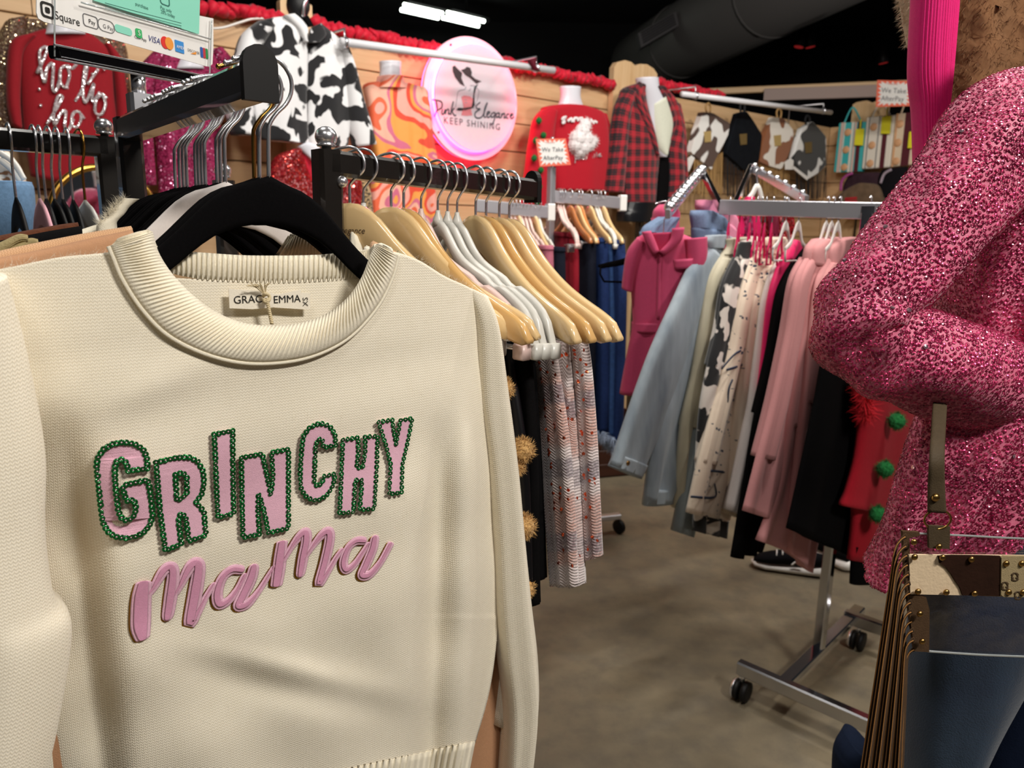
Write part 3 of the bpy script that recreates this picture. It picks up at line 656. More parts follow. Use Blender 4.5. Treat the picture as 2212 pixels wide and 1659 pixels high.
SV, SF = seq_proto(); me = bpy.data.meshes.new('sequin'); me.from_pydata(SV.tolist(), [], SF); me.materials.append(M_gseq); me.materials.append(M_bead)
for i, p in enumerate(me.polygons): p.material_index = 0 if i < 42 else 1; p.use_smooth = True
XS, YS, ZS = SW.d, UP, SW.n
for ch, (poly, hole) in LET.items():
    P = cp(poly); H = cp(hole) if hole else None
    dens = lambda q: [SW.pt(x, y, DS(x, y)+.0042) for x, y in resample(q, 7)]
    v, f, u = platev(dens(P), SW.n, .0034, [dens(H)] if H else ()); lt = mk('letter_patch', v, f, M_felt, sw, smooth=False, uv=u); lt['label'] = 'pink felt letter %s edged with green sequins' % ch
    c3 = [SW.pt(x, y, DS(x, y)+.0048) for q in ([P, H] if H else [P]) for x, y in resample(q, 10.4)]
    if nseq+len(c3) <= 300:
        for p in c3:
            o = bpy.data.objects.new('sequin', me); COL.objects.link(o); o.parent = lt; a = random.uniform(-.35, .35); b = random.uniform(-.35, .35)
            m = Matrix((XS, YS, ZS)).transposed().to_4x4(); o.matrix_local = Matrix.Translation(p-org(sw)) @ m @ Matrix.Rotation(a, 4, 'X') @ Matrix.Rotation(b, 4, 'Y')
        nseq += len(c3)
    else:
        VV, FF, MI = [], [], []
        for p in c3:
            a, b = random.uniform(-.35, .35), random.uniform(-.35, .35); rm = np.array((Matrix.Rotation(a, 3, 'X') @ Matrix.Rotation(b, 3, 'Y'))); k = len(VV)
            VV += list(p+(SV @ rm.T) @ np.array([XS, YS, ZS])); FF += [[i+k for i in fc] for fc in SF]; MI += [0 if i < 42 else 1 for i in range(len(SF))]
        o = mk('sequins', VV, FF, [M_gseq, M_bead], lt); o.data.polygons.foreach_set('material_index', MI); o['kind'] = 'stuff'
MAMA = [  # (stroke, half width in picture pixels)
 ([(392, 1150), (378, 1240), (372, 1350), (372, 1450), (386, 1535)], [16, 20, 21, 20, 13]),
 ([(400, 1260), (450, 1200), (520, 1085), (565, 1062), (580, 1110), (565, 1250), (540, 1410)], [6, 8, 12, 12, 13, 14, 12]),
 ([(560, 1290), (620, 1190), (690, 1060), (730, 1035), (745, 1080), (720, 1250), (692, 1420), (740, 1350), (800, 1240), (850, 1160)], [5, 8, 13, 13, 15, 16, 14, 9, 6, 6]),
 ([(1040, 1085), (965, 1078), (900, 1130), (865, 1230), (880, 1300), (935, 1280), (1000, 1200), (1050, 1100)], [10, 11, 11, 12, 12, 10, 8, 8]),
 ([(1105, 1040), (1085, 1130), (1030, 1250), (1005, 1310), (1060, 1300), (1130, 1220), (1195, 1120), (1240, 1050)], [11, 14, 14, 13, 11, 7, 6, 6]),
 ([(1285, 890), (1275, 970), (1262, 1080), (1245, 1190)], [13, 15, 16, 14]),
 ([(1270, 1060), (1340, 940), (1400, 860), (1437, 840), (1440, 900), (1420, 1000), (1398, 1130)], [5, 7, 11, 12, 13, 13, 11]),
 ([(1420, 1020), (1480, 930), (1545, 850), (1585, 835), (1590, 890), (1560, 1030), (1525, 1165), (1580, 1090), (1640, 990), (1680, 940)], [5, 7, 11, 12, 13, 13, 12, 8, 6, 6]),
 ([(1830, 895), (1765, 893), (1710, 940), (1680, 1030), (1700, 1080), (1755, 1040), (1810, 960), (1850, 900)], [9, 10, 10, 11, 10, 9, 7, 7]),
 ([(1885, 855), (1870, 940), (1825, 1050), (1800, 1110), (1850, 1110), (1920, 1030), (1975, 930), (1990, 900)], [11, 13, 13, 12, 11, 9, 9, 8])]
M_satin = fabric('pink_satin_stitch', 'D898B4', .4, .1, 1400, .3, .5, .05); M_sat2 = fabric('pink_satin_edge', 'F0BED2', .35, .12, 1600, .5, .6, .05)
M_goldth = metal('gold_thread', 'B8862E', .4)
kpx = .00044
def mama(nm, grow, off, dx, dy, mat, flat, fl=.1):
    parts = []
    for ln, wd in MAMA:
        q = crom(cp(ln), 46); r = np.maximum(crom([[x] for x in wd], 46)[:, 0], 3)
        P = [SW.pt(x+dx, y+dy, DS(x, y)+off) for x, y in q]; dep = [np.linalg.norm(p-C0)/F for p in P]
        # rounded ends
        parts.append(tubev(P, [max(.0006, (a+grow)*.78*d*(math.sqrt(max(.12, 1-((max(0, 3-i))/3.2)**2)) if i < 3 else math.sqrt(max(.12, 1-((max(0, i-42))/3.2)**2)) if i > 42 else 1)) for i, (a, d) in enumerate(zip(r, dep))], 10, fl, SW.n))
    v, f, u = merge(parts); return mk(nm, v, f, mat, sw, uv=u)
mama('script_gold_edge', 2.0, .0006, -4, 2, M_goldth, 1, .08); o = mama('script_lettering', 2.5, .0014, 0, 0, M_sat2, 1, .10); o['label'] = 'pink satin script reading mama'
mama('script_fill', -5.0, .0031, 0, 0, M_satin, 1, .04)
# fine wool fuzz along the sweater
Vb, Fb, _ = patchv(rows, 60, 60, DS, SW); P, N = randin(Vb, Fb, 9000); N = np.where((N @ SW.n)[:, None] < 0, -N, N)
v, f, u = fuzzv(P, N, 9000, .0035, .00006, 0, .9)
edge = [SW.pt(*q, .012) for q in crom(rows[0][:6], 60)]+[SW.pt(*q, .012) for q in crom(rows[0][-6:], 60)]+[SW.pt(q[0], q[1], .01) for q in crom([(1062, 705), (1088, 860), (1108, 1010), (1122, 1150), (1138, 1300), (1152, 1420)], 120)]
ve, fe, ue = fuzzv(edge, [UP*.6+SW.d*.6]*len(edge), 1600, .0065, .00007, 0, .6)
v = np.vstack([v, ve]); f = np.vstack([f, fe+len(v)-len(ve)]); o = mk('wool_fuzz', v, f, fabric('cream_fuzz', 'F3ECDA', .9, .05), sw, smooth=False); o['kind'] = 'stuff'
# ---------------------------------------------------------------- garments behind the front sweater
def apl(t): p = ra0+adir*t; return Plane(p[0], p[1], D1)
def top_garment(name, label, cat, t, mat, neck, sh, side, th=.02, fold=.004, fk=5, group=None, extra=None):
    """a top on a hanger: neck pair, shoulder pair, then side pairs going down"""
    pl = apl(t); o = thing(name, label, cat, tuple(pl.o+UP*1.1), group)
    prs = [((sh[0][0], max(sh[0][1], 600)), (sh[1][0], max(sh[1][1], 640)))]+[((p[0][0], max(p[0][1], 660+20*i)), (p[1][0], max(p[1][1], 660+20*i))) for i, p in enumerate(side)]
    loft('body', mat, o, [p[0] for p in prs], [p[1] for p in prs], pl, th=th, nv=40, nu=30, fold=fold, fk=fk, pw=.6)
    for k in (0, 1):
        up = [neck[k], ((neck[k][0]+sh[k][0])/2, (neck[k][1]+sh[k][1])/2-1), sh[k], ((sh[k][0]+side[0][k][0])/2, (sh[k][1]+side[0][k][1])/2-3), side[0][k]]; lo = [(x, max(640, y+90)) for x, y in up]
        loft('shoulder', mat, o, up, lo, pl, th=th*.9, nv=24, nu=16, fold=fold*.3, fk=fk)
    return o, pl
M_tan = m_knit('tan_knit', 'D9AE86', 'BE9068', p=.002, q=.002, strength=.3); M_tan2 = fabric('rust_tan_jersey', 'B98A66', .85, .08, 900, .3, .2, .1)
M_olv = fabric('olive_mesh', '9A8B62', .8, .3, 500, .6, .1, .05); M_brn = fabric('brown_plush', '5B3320', .95, .3, 500, .6, .5, .1); M_blkf = fabric('black_jersey', '0E0D0E', .85, .2, 900, .3, .15, .2)
top_garment('tan_sweater', 'fine tan knit top right behind the cream lettered sweater', 'sweater', .042, M_tan2, ((285, 496), (810, 532)), ((83, 540), (958, 604)), [((-140, 590), (1020, 660)), ((-150, 900), (1060, 900)), ((-40, 1300), (1100, 1300)), ((20, 1500), (1110, 1500)), ((40, 1750), (1106, 1750))], th=.012)
top_garment('tan_sweater', 'ribbed light tan sweater, second layer behind the cream one', 'sweater', .060, M_tan, ((283, 488), (806, 520)), ((140, 512), (940, 586)), [((-120, 572), (1008, 650)), ((-140, 900), (1040, 900)), ((-40, 1300), (1060, 1300)), ((30, 1700), (1050, 1700))], th=.012)
# cream sweater with tan pompoms on the sleeves
pm, plp = top_garment('pompom_sweater', 'cream sweater with tan pompoms on its sleeve, behind the lettered one', 'sweater', .082, M_cream, ((318, 505), (792, 530)), ((150, 545), (940, 600)), [((-80, 590), (1010, 660)), ((-80, 900), (1060, 900)), ((-30, 1300), (1070, 1300)), ((40, 1700), (1050, 1700))], th=.012)
V = []
for b in range(6):
    for a in range(240):
        s = a/239; x = 600+130*s; yb = 560-80*math.sin(math.pi*min(1, s*1.15))**.8
        x2 = 628+85*s; V.append(plp.pt(x2*(1-b/5)+x*b/5+0, 492+30*abs(s-.35)**1.3*3*(1-b/5)+62*b/5, .016+.0014*math.sin(2*math.pi*16*s)+.004*math.sin(math.pi*b/5)))
o = mk('collar_ribbing', V, [[b*240+a, (b+1)*240+a, (b+1)*240+a+1, b*240+a+1] for b in range(5) for a in range(239)], M_crib, pm, uv=[(v @ SW.d, v[2]) for v in V]); solid(o, .004)
loft('sleeve', M_cream, pm, [(1000, 680), (1030, 860), (1070, 1100), (1090, 1300), (1060, 1560)], [(1045, 690), (1082, 860), (1110, 1100), (1126, 1300), (1110, 1560)], plp, th=.02, off=.045)
M_pom = fabric('tan_pompom_pile', 'C9A066', .95, .25, 1200, .6, .4, .3)
def pompom(par, c, r, m, n=900, ln=.006, sq=(1, 1, 1)):
    v, f, u = ballv(c, r*.8, 14, 10, sq); v = [np.array(p)+rng.normal(0, r*.03, 3) for p in v]; N = [(p-np.array(c))/np.linalg.norm(p-np.array(c)) for p in v]
    fv, ff, fu = fuzzv(v, N, n, ln, .00045, 0, .35); k = len(v); V = np.vstack([np.array(v), fv]); return mk('pompom', V, list(f)+(ff+k).tolist(), m, par, smooth=False)
for x, y, r in ((1129, 972, .0165), (1118, 1010, .009), (1133, 1137, .017), (1134, 1270, .014), (1090, 838, .012)):
    pompom(pm, plp.pt(x, y, .076), r, M_pom)
top_garment('mesh_top', 'olive mesh top on the pale hanger at the left edge', 'top', .116, M_olv, ((80, 521), (860, 540)), ((20, 530), (940, 600)), [((-160, 575), (990, 640)), ((-150, 900), (1000, 900)), ((-60, 1400), (1000, 1300))], th=.010)
plm = apl(.116)
for k, (a, b) in enumerate((((0, 535), (58, 515)), ((10, 546), (80, 524)))):
    loft('gathered_strap', M_olv, kids(bpy.data.objects['mesh_top'])[0].parent, [(a[0]-30, a[1]-4), (a[0], a[1]-12), (b[0]-20, b[1]-9), (b[0], b[1]-8)], [(a[0]-30, a[1]+22), (a[0], a[1]+16), (b[0]-20, b[1]+10), (b[0], b[1]+8)], plm, th=.008, off=.012, fold=.002, fk=8)
top_garment('jersey_shirt', 'black jersey shirt hanging behind the olive mesh top', 'top', .155, M_blkf, ((175, 488), (830, 520)), ((60, 508), (900, 570)), [((-120, 550), (960, 620)), ((-120, 900), (980, 900)), ((-60, 1400), (980, 1300))], th=.012)
cc, plc = top_garment('fuzzy_cardigan', 'cream fuzzy cardigan whose collar shows between black hangers', 'cardigan', .185, M_crib, ((250, 474), (760, 500)), ((160, 500), (860, 560)), [((-60, 560), (930, 620)), ((-60, 900), (950, 900)), ((-20, 1300), (950, 1250))], th=.010)
cl_ = loft('collar', M_crib, cc, [(268, 428), (248, 448), (236, 466), (212, 482), (208, 500)], [(300, 430), (280, 446), (268, 462), (252, 480), (250, 500)], plc, th=.008, off=.022)
v, f, u = fuzzv([plc.pt(x, y, .028) for x, y in crom([(268, 428), (248, 448), (236, 466), (212, 482)], 60)], [np.array([-.3, -.3, .8])]*60, 500, .008, .00012, 0, .6); o = mk('fringe_fuzz', v, f, M_crib, cc, smooth=False); o['kind'] = 'stuff'
bt_, plb = top_garment('plush_top', 'brown plush top, farthest of the shoulders at the left edge', 'top', .215, M_brn, ((168, 480), (760, 500)), ((90, 492), (860, 560)), [((-110, 535), (930, 600)), ((-120, 900), (940, 900)), ((-60, 1300), (940, 1250))], th=.012)
# ---------------------------------------------------------------- acrylic sign holder on the rack
def m_clear(name, tint=(1, 1, 1, 1), rough=.03, k=.35, wob=.01):
    t = NT(name); tr = t.n('ShaderNodeBsdfTransparent', {0: tint}); gl_ = t.n('ShaderNodeBsdfGlossy', {'Color': (1, 1, 1, 1), 'Roughness': rough}); frn = t.n('ShaderNodeFresnel', {0: 1.45}).outputs[0]; bf = t.n('ShaderNodeNewGeometry').outputs['Backfacing']; fr = t.math('MULTIPLY', frn, t.math('SUBTRACT', 1, bf)); nz = t.noise(t.obj(), 30, 2)
    fac = t.math('MINIMUM', t.math('ADD', t.math('MULTIPLY', fr, k), t.math('MULTIPLY', t.step(nz, .5, .8), wob*.2)), .9); bm = t.n('ShaderNodeBump', {'Height': nz, 'Strength': wob, 'Distance': .01}); t.t.links.new(bm.outputs[0], gl_.inputs['Normal'])
    mx = t.n('ShaderNodeMixShader', {0: fac, 1: tr.outputs[0], 2: gl_.outputs[0]}); t.t.links.new(mx.outputs[0], t.t.nodes['Material Output'].inputs[0]); return t.m
M_acr = m_clear('clear_acrylic'); M_acre = plain('acrylic_edge', 'C4CCCC', .15, 0, Transmission_Weight=.5)
M_card = plain('white_card', 'EEECE8', .5); M_mint = plain('mint_card', '8EDCC4', .5); M_navy = plain('navy_ink', '2A3478', .6); M_gry = plain('grey_ink', '6E6E70', .6)
g0 = atY(296, 178, 1.02); SG = Plane(g0[0], g0[1], (.29, .957)); sg = thing('sign_holder', 'clear acrylic sign holder with payment cards clamped on the black rack', 'sign holder', tuple(g0))
CARD = [(80, -40), (79, 28), (83, 40), (95, 47), (250, 87), (445, 143), (453, 144), (459, 138), (461, 104), (461, 40)]
wc = plate('payment_card', CARD, SG, .0012, M_card, sg, off=.004)
mc = plate('mint_flyer', [(201, -60), (203, 1), (430, 74), (433, -30)], SG, .0008, M_mint, sg, off=.0075)
for o_, nm in ((.0095, 'front_sheet'), (.001, 'back_sheet')):
    plate(nm, [(118, -60), (118, 122), (452, 188), (457, 40), (450, -20)] if nm == 'front_sheet' else [(110, -60), (110, 118), (448, 184), (454, -20)], SG, .0015, M_acr, sg, off=o_)
for ln in ([(118, -60), (118, 122)], [(457, 40), (452, 188)], [(175, 5), (300, 40), (456, 85)]): strokes('sheet_edge', [ln], SG, .0011, M_acre, sg, off=.0095, flat=.8, n=6)
for off, m, y0, y1, nm in ((.012, M_rack, 0, 0, 'base_channel'),):
    v, f, u = bar(SG.pt(118, 112, .006), SG.pt(452, 178, .006), .018, .014); bc = mk(nm, v, f, plain('black_gloss_channel', '0C0B0D', .1, .3), sg, smooth=False)
    for dz in (.0075, -.0075): v, f, u = bar(SG.pt(118, 112, .0155)+UP*dz, SG.pt(452, 178, .0155)+UP*dz, .0022, .0022); mk('channel_trim', v, f, M_chr, bc, smooth=False)
sp_ = SG.pt(297, 158, .002)
v, f, u = tubev([sp_, sp_-UP*.03], .009, 16); mk('stem', v, f, M_chr, sg)
v, f, u = bar(sp_-UP*.026, sp_-UP*.05, .028, .028); cl = mk('clamp', v, f, M_chr2, sg, smooth=False)
v, f, u = bar(sp_-UP*.05-SG.d*.0, sp_-UP*.072, .034, .032); mk('clamp_jaw', v, f, plain('black_gloss_channel', ''), cl, smooth=False)
def sgt(s, px, py, size, m, par=wc, off=.0042, **k): return text('printed_words', s, SG.pt(px, py, off), SG.d, UP, size, m, par, SG.n, .0005, **k)
sgt('Square', 118, 40, .0124, M_ink)
def rr(cx, cy, w_, h_, pl, off, mat, par, nm, depth=.0003, rad=.25, hole=None, n=5):
    """rounded rectangle in metres about a picture point"""
    c = pl.pt(cx, cy, off)
    def loop(w2, h2):
        r = rad*min(w2, h2); out = []
        for sx, sy, a0 in ((1, 1, 0), (-1, 1, 90), (-1, -1, 180), (1, -1, 270)):
            for k in range(n): a = math.radians(a0+90*k/(n-1)); out.append(c+pl.d*(sx*(w2/2-r)+r*math.cos(a))+UP*(sy*(h2/2-r)+r*math.sin(a)))
        return out
    v, f, u = platev(loop(w_, h_), pl.n, depth, [loop(w_*hole, h_*hole if isinstance(hole, float) else h_)] if hole else ()); return mk(nm, v, f, mat, par, smooth=False)
rr(103, 22, .0175, .0165, SG, .0048, M_ink, wc, 'square_mark', hole=.72); rr(103, 22, .006, .006, SG, .0048, M_ink, wc, 'square_mark')
rr(196, 46, .022, .014, SG, .0048, M_gry, wc, 'pay_badge', hole=.9); sgt('Pay', 191, 50, .0072, M_ink)
rr(230, 56, .026, .014, SG, .0048, M_gry, wc, 'pay_badge', rad=.5, hole=.92); sgt('G Pay', 222, 60, .0068, M_gry)
rr(267, 65, .028, .009, SG, .0048, M_mint, wc, 'pay_badge', rad=.5); sgt('afterpay', 256, 66, .0055, M_ink)
rr(300, 72, .011, .011, SG, .0048, plain('cash_green', '3DB46A', .5), wc, 'pay_badge'); sgt('S', 298, 76, .009, M_card, off=.0055); sgt('Cash App', 290, 82, .0052, M_ink)
sgt('VISA', 319, 88, .0110, M_navy, shear=.25)
def disc(cx, cy, r, pl, off, mat, par, nm, n=20): c = pl.pt(cx, cy, off); v, f, u = platev([c+pl.d*r*math.cos(2*math.pi*k/n)+UP*r*math.sin(2*math.pi*k/n) for k in range(n)], pl.n, .0003); return mk(nm, v, f, mat, par, smooth=False)
disc(357, 92, .0078, SG, .0048, plain('card_red', 'E0322C', .5), wc, 'pay_badge'); disc(366, 94, .0078, SG, .0052, plain('card_orange', 'F09A3C', .5), wc, 'pay_badge')
rr(388, 101, .017, .015, SG, .0048, plain('card_blue', '3C8FD6', .5), wc, 'pay_badge', rad=.05); sgt('AMEX', 381, 103, .0058, M_card, off=.0053)
sgt('DISCOVER', 405, 110, .0052, M_gry); v, f, u = platev([SG.pt(x, y, .0048) for x, y in ((412, 116), (424, 112), (424, 118))], SG.n, .0003); mk('pay_badge', v, f, plain('card_orange', ''), wc, smooth=False)
for k, c_ in enumerate(('2A5AA8', 'C23A40', '2F8F52')): rr(436+k*5.4, 113+k*1.6, .0055, .014, SG, .0048, plain('jcb_%d' % k, c_, .5), wc, 'pay_badge', rad=.3)
for s_, x, y, z in (('purchase', 292, 11, .006), ('Pay only', 346, 19, .0062), ('20% today', 347, 28, .0062)): sgt(s_, x, y, z, plain('teal_ink', '2F6E62', .6), mc, .0076)
for y in (6, 12, 17): strokes('small_print', [[(227, y), (300, y+20), (392, y+44)]], SG, .0003, plain('teal_ink', ''), mc, off=.0078, flat=.3, n=8)
rr(356, -2, .018, .016, SG, .0079, plain('teal_ink', ''), mc, 'flyer_icon', hole=.82)
t_ = thing('white_cable', 'thin white cable looping along the pine wall left of the cow jacket', 'cable', tuple(W.pt(520, 50, .06))); strokes('cord', [[(440, 62), (480, 60), (520, 48), (545, 41), (575, 40)]], W, .006, M_wpl, t_, off=.06, flat=1, n=30)
# ---------------------------------------------------------------- clothes on the left black arm (seen edge-on) and on the right arm
def hang_plane(p, deg=0): return Plane(p[0], p[1], rot(HX, deg))
M_den = fabric('blue_denim', '6F93B8', .85, .3, 700, .4, .1, .3)
def rail_garment(name, label, cat, p, mat, L, Rr, th=.012, deg=0, fold=.003, fk=6, parts=None, group=None, **k):
    pl = hang_plane(p, deg); o = thing(name, label, cat, tuple(np.array([p[0], p[1], 1.0])), group); loft('body', mat, o, L, Rr, pl, th=th, fold=fold, fk=fk, nv=40, nu=26, **k); return o, pl
dn = thing('denim_shirt', 'light blue denim shirt at the left edge behind the black hangers', 'shirt', tuple(atY(30, 500, 1.45)*np.array([1, 1, 0])+UP*1.1)); fp = front(-1.0, 1.45)
loft('body', M_den, dn, [(-160, 395), (-160, 600), (-160, 900)], [(58, 392), (67, 470), (75, 900)], fp, th=.05, fold=.006, fk=7)
lf = thing('print_scarf', 'cream and brown print scarf draped at the left edge above the denim', 'scarf', tuple(atY(30, 360, 1.5)))
def m_spots(name, base, spot, scale, lo, hi, spot2=None, dist=.6, rough=.9, bump=.2):
    t = NT(name); o = t.obj(); n = t.noise(o, scale, 2, .45, dist); col = t.mix(t.step(n, lo, hi), lin(base), lin(spot))
    if spot2: col = t.mix(t.step(t.noise(o, scale*1.7, 2, .4, dist), hi+.06, hi+.1), col, lin(spot2))
    t.link(col, 'Base Color'); t.set(Roughness=rough, Sheen_Weight=.3); t.bump(t.noise(o, 900, 3), bump, .002); return t.m
loft('cloth', m_spots('brown_cream_print', 'E4DACB', '8A5A36', 28, .52, .56, '2A1A12'), lf, [(-40, 318), (-60, 360), (-60, 410)], [(8, 326), (40, 362), (58, 410)], front(-1.0, 1.5), th=.03, fold=.004)
for k, (a, b, c) in enumerate((((0, 330), (28, 350), (52, 388)), ((0, 345), (25, 366), (44, 392)))):
    o = strokes('white_trim', [[a, b, c]], front(-1, 1.5), .006, M_wpl, lf, off=.04, n=14)
# ---------------------------------------------------------------- bottoms on the right black arm
def m_tweed():
    t = NT('pastel_tweed'); uv = t.uv(); sp = t.n('ShaderNodeSeparateXYZ', {0: uv}); u, v = sp.outputs[0], sp.outputs[1]; o = t.obj()
    zz = t.math('ABSOLUTE', t.math('SUBTRACT', t.math('FRACT', t.math('DIVIDE', u, .016)), .5))
    hb = t.math('SINE', t.math('MULTIPLY', t.math('ADD', t.math('DIVIDE', v, .0042), t.math('MULTIPLY', zz, 3.4)), 6.283))
    b1 = t.step(t.math('SINE', t.math('MULTIPLY', v, 38)), .1, .5); b2 = t.step(t.math('SINE', t.math('ADD', t.math('MULTIPLY', v, 61), 1.7)), .55, .8); b3 = t.step(t.math('SINE', t.math('MULTIPLY', u, 90)), .3, .6)
    c = t.mix(b1, lin('C79C90'), lin('D9CBC8')); c = t.mix(t.math('MULTIPLY', b2, .75), c, lin('6E6470')); c = t.mix(t.math('MULTIPLY', b3, .4), c, lin('E6DCDA'))
    c = t.mix(t.math('MULTIPLY', t.step(hb, -.2, .8), .38), c, lin('6A5250')); c = t.mix(t.math('MULTIPLY', t.step(t.noise(o, 260, 3), .45, .7), .4), c, lin('F0E6E4'))
    t.link(c, 'Base Color'); t.set(Roughness=.95, Sheen_Weight=.5); t.bump(t.math('ADD', hb, t.noise(o, 600, 2)), .5, .0015); return t.m
M_tweed = m_tweed(); M_copper = plain('copper_sequin', 'E8623A', .15, .8); M_leath = plain('black_faux_leather', '0E0D10', .35, Specular_IOR_Level=.3)
CP = C_P
def skirt(name, label, i, mat, L, Rr, cat='skirt', th=.011, fold=.002, deg=0, seq=0, **k):
    o, pl = rail_garment(name, label, cat, CP[i], mat, L, Rr, th, deg, fold, 5, group='bottoms on the right black arm', **k)
    if seq:
        pts = []
        for s in range(seq):
            y = random.uniform(L[0][1]+40, L[-1][1]-20); t = (y-L[0][1])/(L[-1][1]-L[0][1]); xl = np.interp(y, [p[1] for p in L], [p[0] for p in L]); xr = np.interp(y, [p[1] for p in Rr], [p[0] for p in Rr])
            c = random.choice((.3, .3, .55, .85))+random.uniform(-.03, .03); pts.append(pl.pt(xl+(xr-xl)*c, y, th*.95+.0015))
        v, f, u = ringsv(np.array(pts), np.tile(pl.n, (len(pts), 1)), .0024, .0002, .35, 8, .0005); mk('sequins', v, f, M_copper, o)['kind'] = 'stuff'
    return o, pl
skirt('black_trousers', 'black faux leather trousers nearest the cream sweater sleeve', 6, M_leath, [(1000, 660), (1015, 800), (1040, 1000), (1060, 1270)], [(1098, 662), (1112, 800), (1140, 1000), (1150, 1270)], 'trousers', fold=.004)
skirt('black_trousers', 'plain black trousers hanging just left of the tweed skirts', 7, M_blkf, [(1070, 665), (1085, 800), (1100, 1000), (1120, 1306)], [(1134, 664), (1150, 815), (1160, 1000), (1164, 1306)], 'trousers', fold=.003)
skirt('black_skirt', 'black skirt between the black trousers and first tweed skirt', 8, M_blkf, [(1105, 672), (1115, 830), (1140, 1050), (1150, 1250)], [(1142, 676), (1158, 850), (1168, 1050), (1174, 1252)], fold=.003)
TW = 'pastel tweed skirt with copper sequins, '
skirt('tweed_skirt', TW+'nearest the black trousers', 9, M_tweed, [(1132, 692), (1150, 800), (1166, 950), (1180, 1100), (1192, 1262)], [(1187, 690), (1206, 800), (1228, 950), (1240, 1100), (1248, 1266)], seq=46)
skirt('tweed_skirt', TW+'middle of three', 10, M_tweed, [(1186, 704), (1200, 800), (1215, 950), (1226, 1100), (1236, 1268)], [(1222, 700), (1236, 850), (1246, 980), (1254, 1120), (1260, 1262)], seq=26)
skirt('tweed_skirt', TW+'outermost and shortest', 11, M_tweed, [(1222, 710), (1236, 800), (1246, 950), (1254, 1100), (1260, 1210)], [(1260, 707), (1274, 800), (1285, 930), (1293, 1080), (1298, 1202)], seq=36, th=.013)
# ================================================================ on the back wall
def wp(off): q = W.o+W.n*off; return Plane(q[0], q[1], D1)
M_wht = plain('white_gloss_form', 'DCDCE4', .3); M_rod = plain('white_rod_enamel', 'E4E4E8', .3)
def m_sparkle(name, base, glint, scale, thr=.82, rough=.5):
    """sequinned cloth too far to tell its sequins apart: glossy scales with random tilt"""
    t = NT(name); o = t.obj(); vo = t.n('ShaderNodeTexVoronoi', {'Vector': o, 'Scale': scale}); rnd = t.n('ShaderNodeSeparateColor', {0: vo.outputs['Color']}).outputs
    g = t.step(rnd[0], thr-.02, thr+.02); t.link(t.mix(g, lin(base), lin(glint)), 'Base Color'); t.link(t.math('MULTIPLY', g, .9), 'Metallic'); t.link(t.math('SUBTRACT', rough, t.math('MULTIPLY', g, rough*.7)), 'Roughness')
    nm = t.n('ShaderNodeVectorMath', {0: vo.outputs['Color'], 1: (.5, .5, .5)}, operation='SUBTRACT'); sc = t.n('ShaderNodeVectorMath', {0: nm.outputs[0], 3: 1.1}, operation='SCALE')
    ge = t.n('ShaderNodeNewGeometry'); ad = t.n('ShaderNodeVectorMath', {0: ge.outputs['Normal'], 1: sc.outputs[0]}, operation='ADD'); t.link(t.n('ShaderNodeVectorMath', {0: ad.outputs[0]}, operation='NORMALIZE').outputs[0], 'Normal'); return t.m
def form_neck(par, pl, px, y0, y1, w0, w1, off=.03, mat=None):
    return loft('neck_form', mat or M_wht, par, [(px-w0, y0), (px-w0*.95, (y0+y1)/2), (px-w1, y1)], [(px+w0, y0+3), (px+w0*.95, (y0+y1)/2), (px+w1, y1)], pl, th=.05, off=off, nv=10, nu=20, pw=1.0)
def wthing(name, label, cat, px, py, off, group=None): return thing(name, label, cat, tuple(wp(off).pt(px, py)), group)
# gold sequin jacket and red ho-ho-ho sweater
a = wp(.06); t_ = wthing('sequin_jacket', 'gold and brown sequin jacket partly hidden behind the red sweater', 'jacket', 80, 150, .06); M_gsq = m_sparkle('gold_sequin_cloth', '5A4030', 'F0D8A8', 260, .8)
loft('body', M_gsq, t_, [(20, 40), (0, 70), (-8, 150), (0, 280)], [(240, 60), (272, 100), (280, 170), (284, 250)], a, th=.04, fold=.01)
loft('sleeve', M_gsq, t_, [(10, 48), (-20, 110), (-30, 200), (-34, 285)], [(62, 36), (52, 110), (40, 200), (36, 285)], a, th=.05, off=.03)
t_ = wthing('red_sweater', 'red sweater reading ho ho ho in silver script on the wall', 'sweater', 150, 230, .16); a = wp(.16)
M_red = fabric('crimson_knit', '8E0F1C', .85, .12, 500, .35, .3, .15)
form_neck(t_, a, 140, 30, 75, 40, 46)
loft('body', M_red, t_, [(98, 62), (62, 74), (42, 100), (44, 190), (52, 290), (66, 380)], [(190, 72), (218, 92), (238, 120), (246, 200), (250, 304), (204, 408)], a, th=.05, fold=.008, fk=5, nv=34, nu=30)
loft('sleeve', M_red, t_, [(60, 74), (24, 88), (14, 140), (14, 220), (24, 270)], [(78, 80), (52, 110), (46, 160), (44, 220), (48, 280)], a, th=.04, off=.015)
loft('sleeve', M_red, t_, [(222, 96), (240, 140), (248, 200), (252, 280), (256, 362)], [(236, 96), (262, 130), (272, 190), (282, 280), (288, 360)], a, th=.04, off=.0)
M_silv = m_sparkle('silver_sequin_script', 'C8B8BC', 'FFFFFF', 500, .55, .35)
h3 = lambda L: [(x/2.962, y/2.962) for x, y in L]
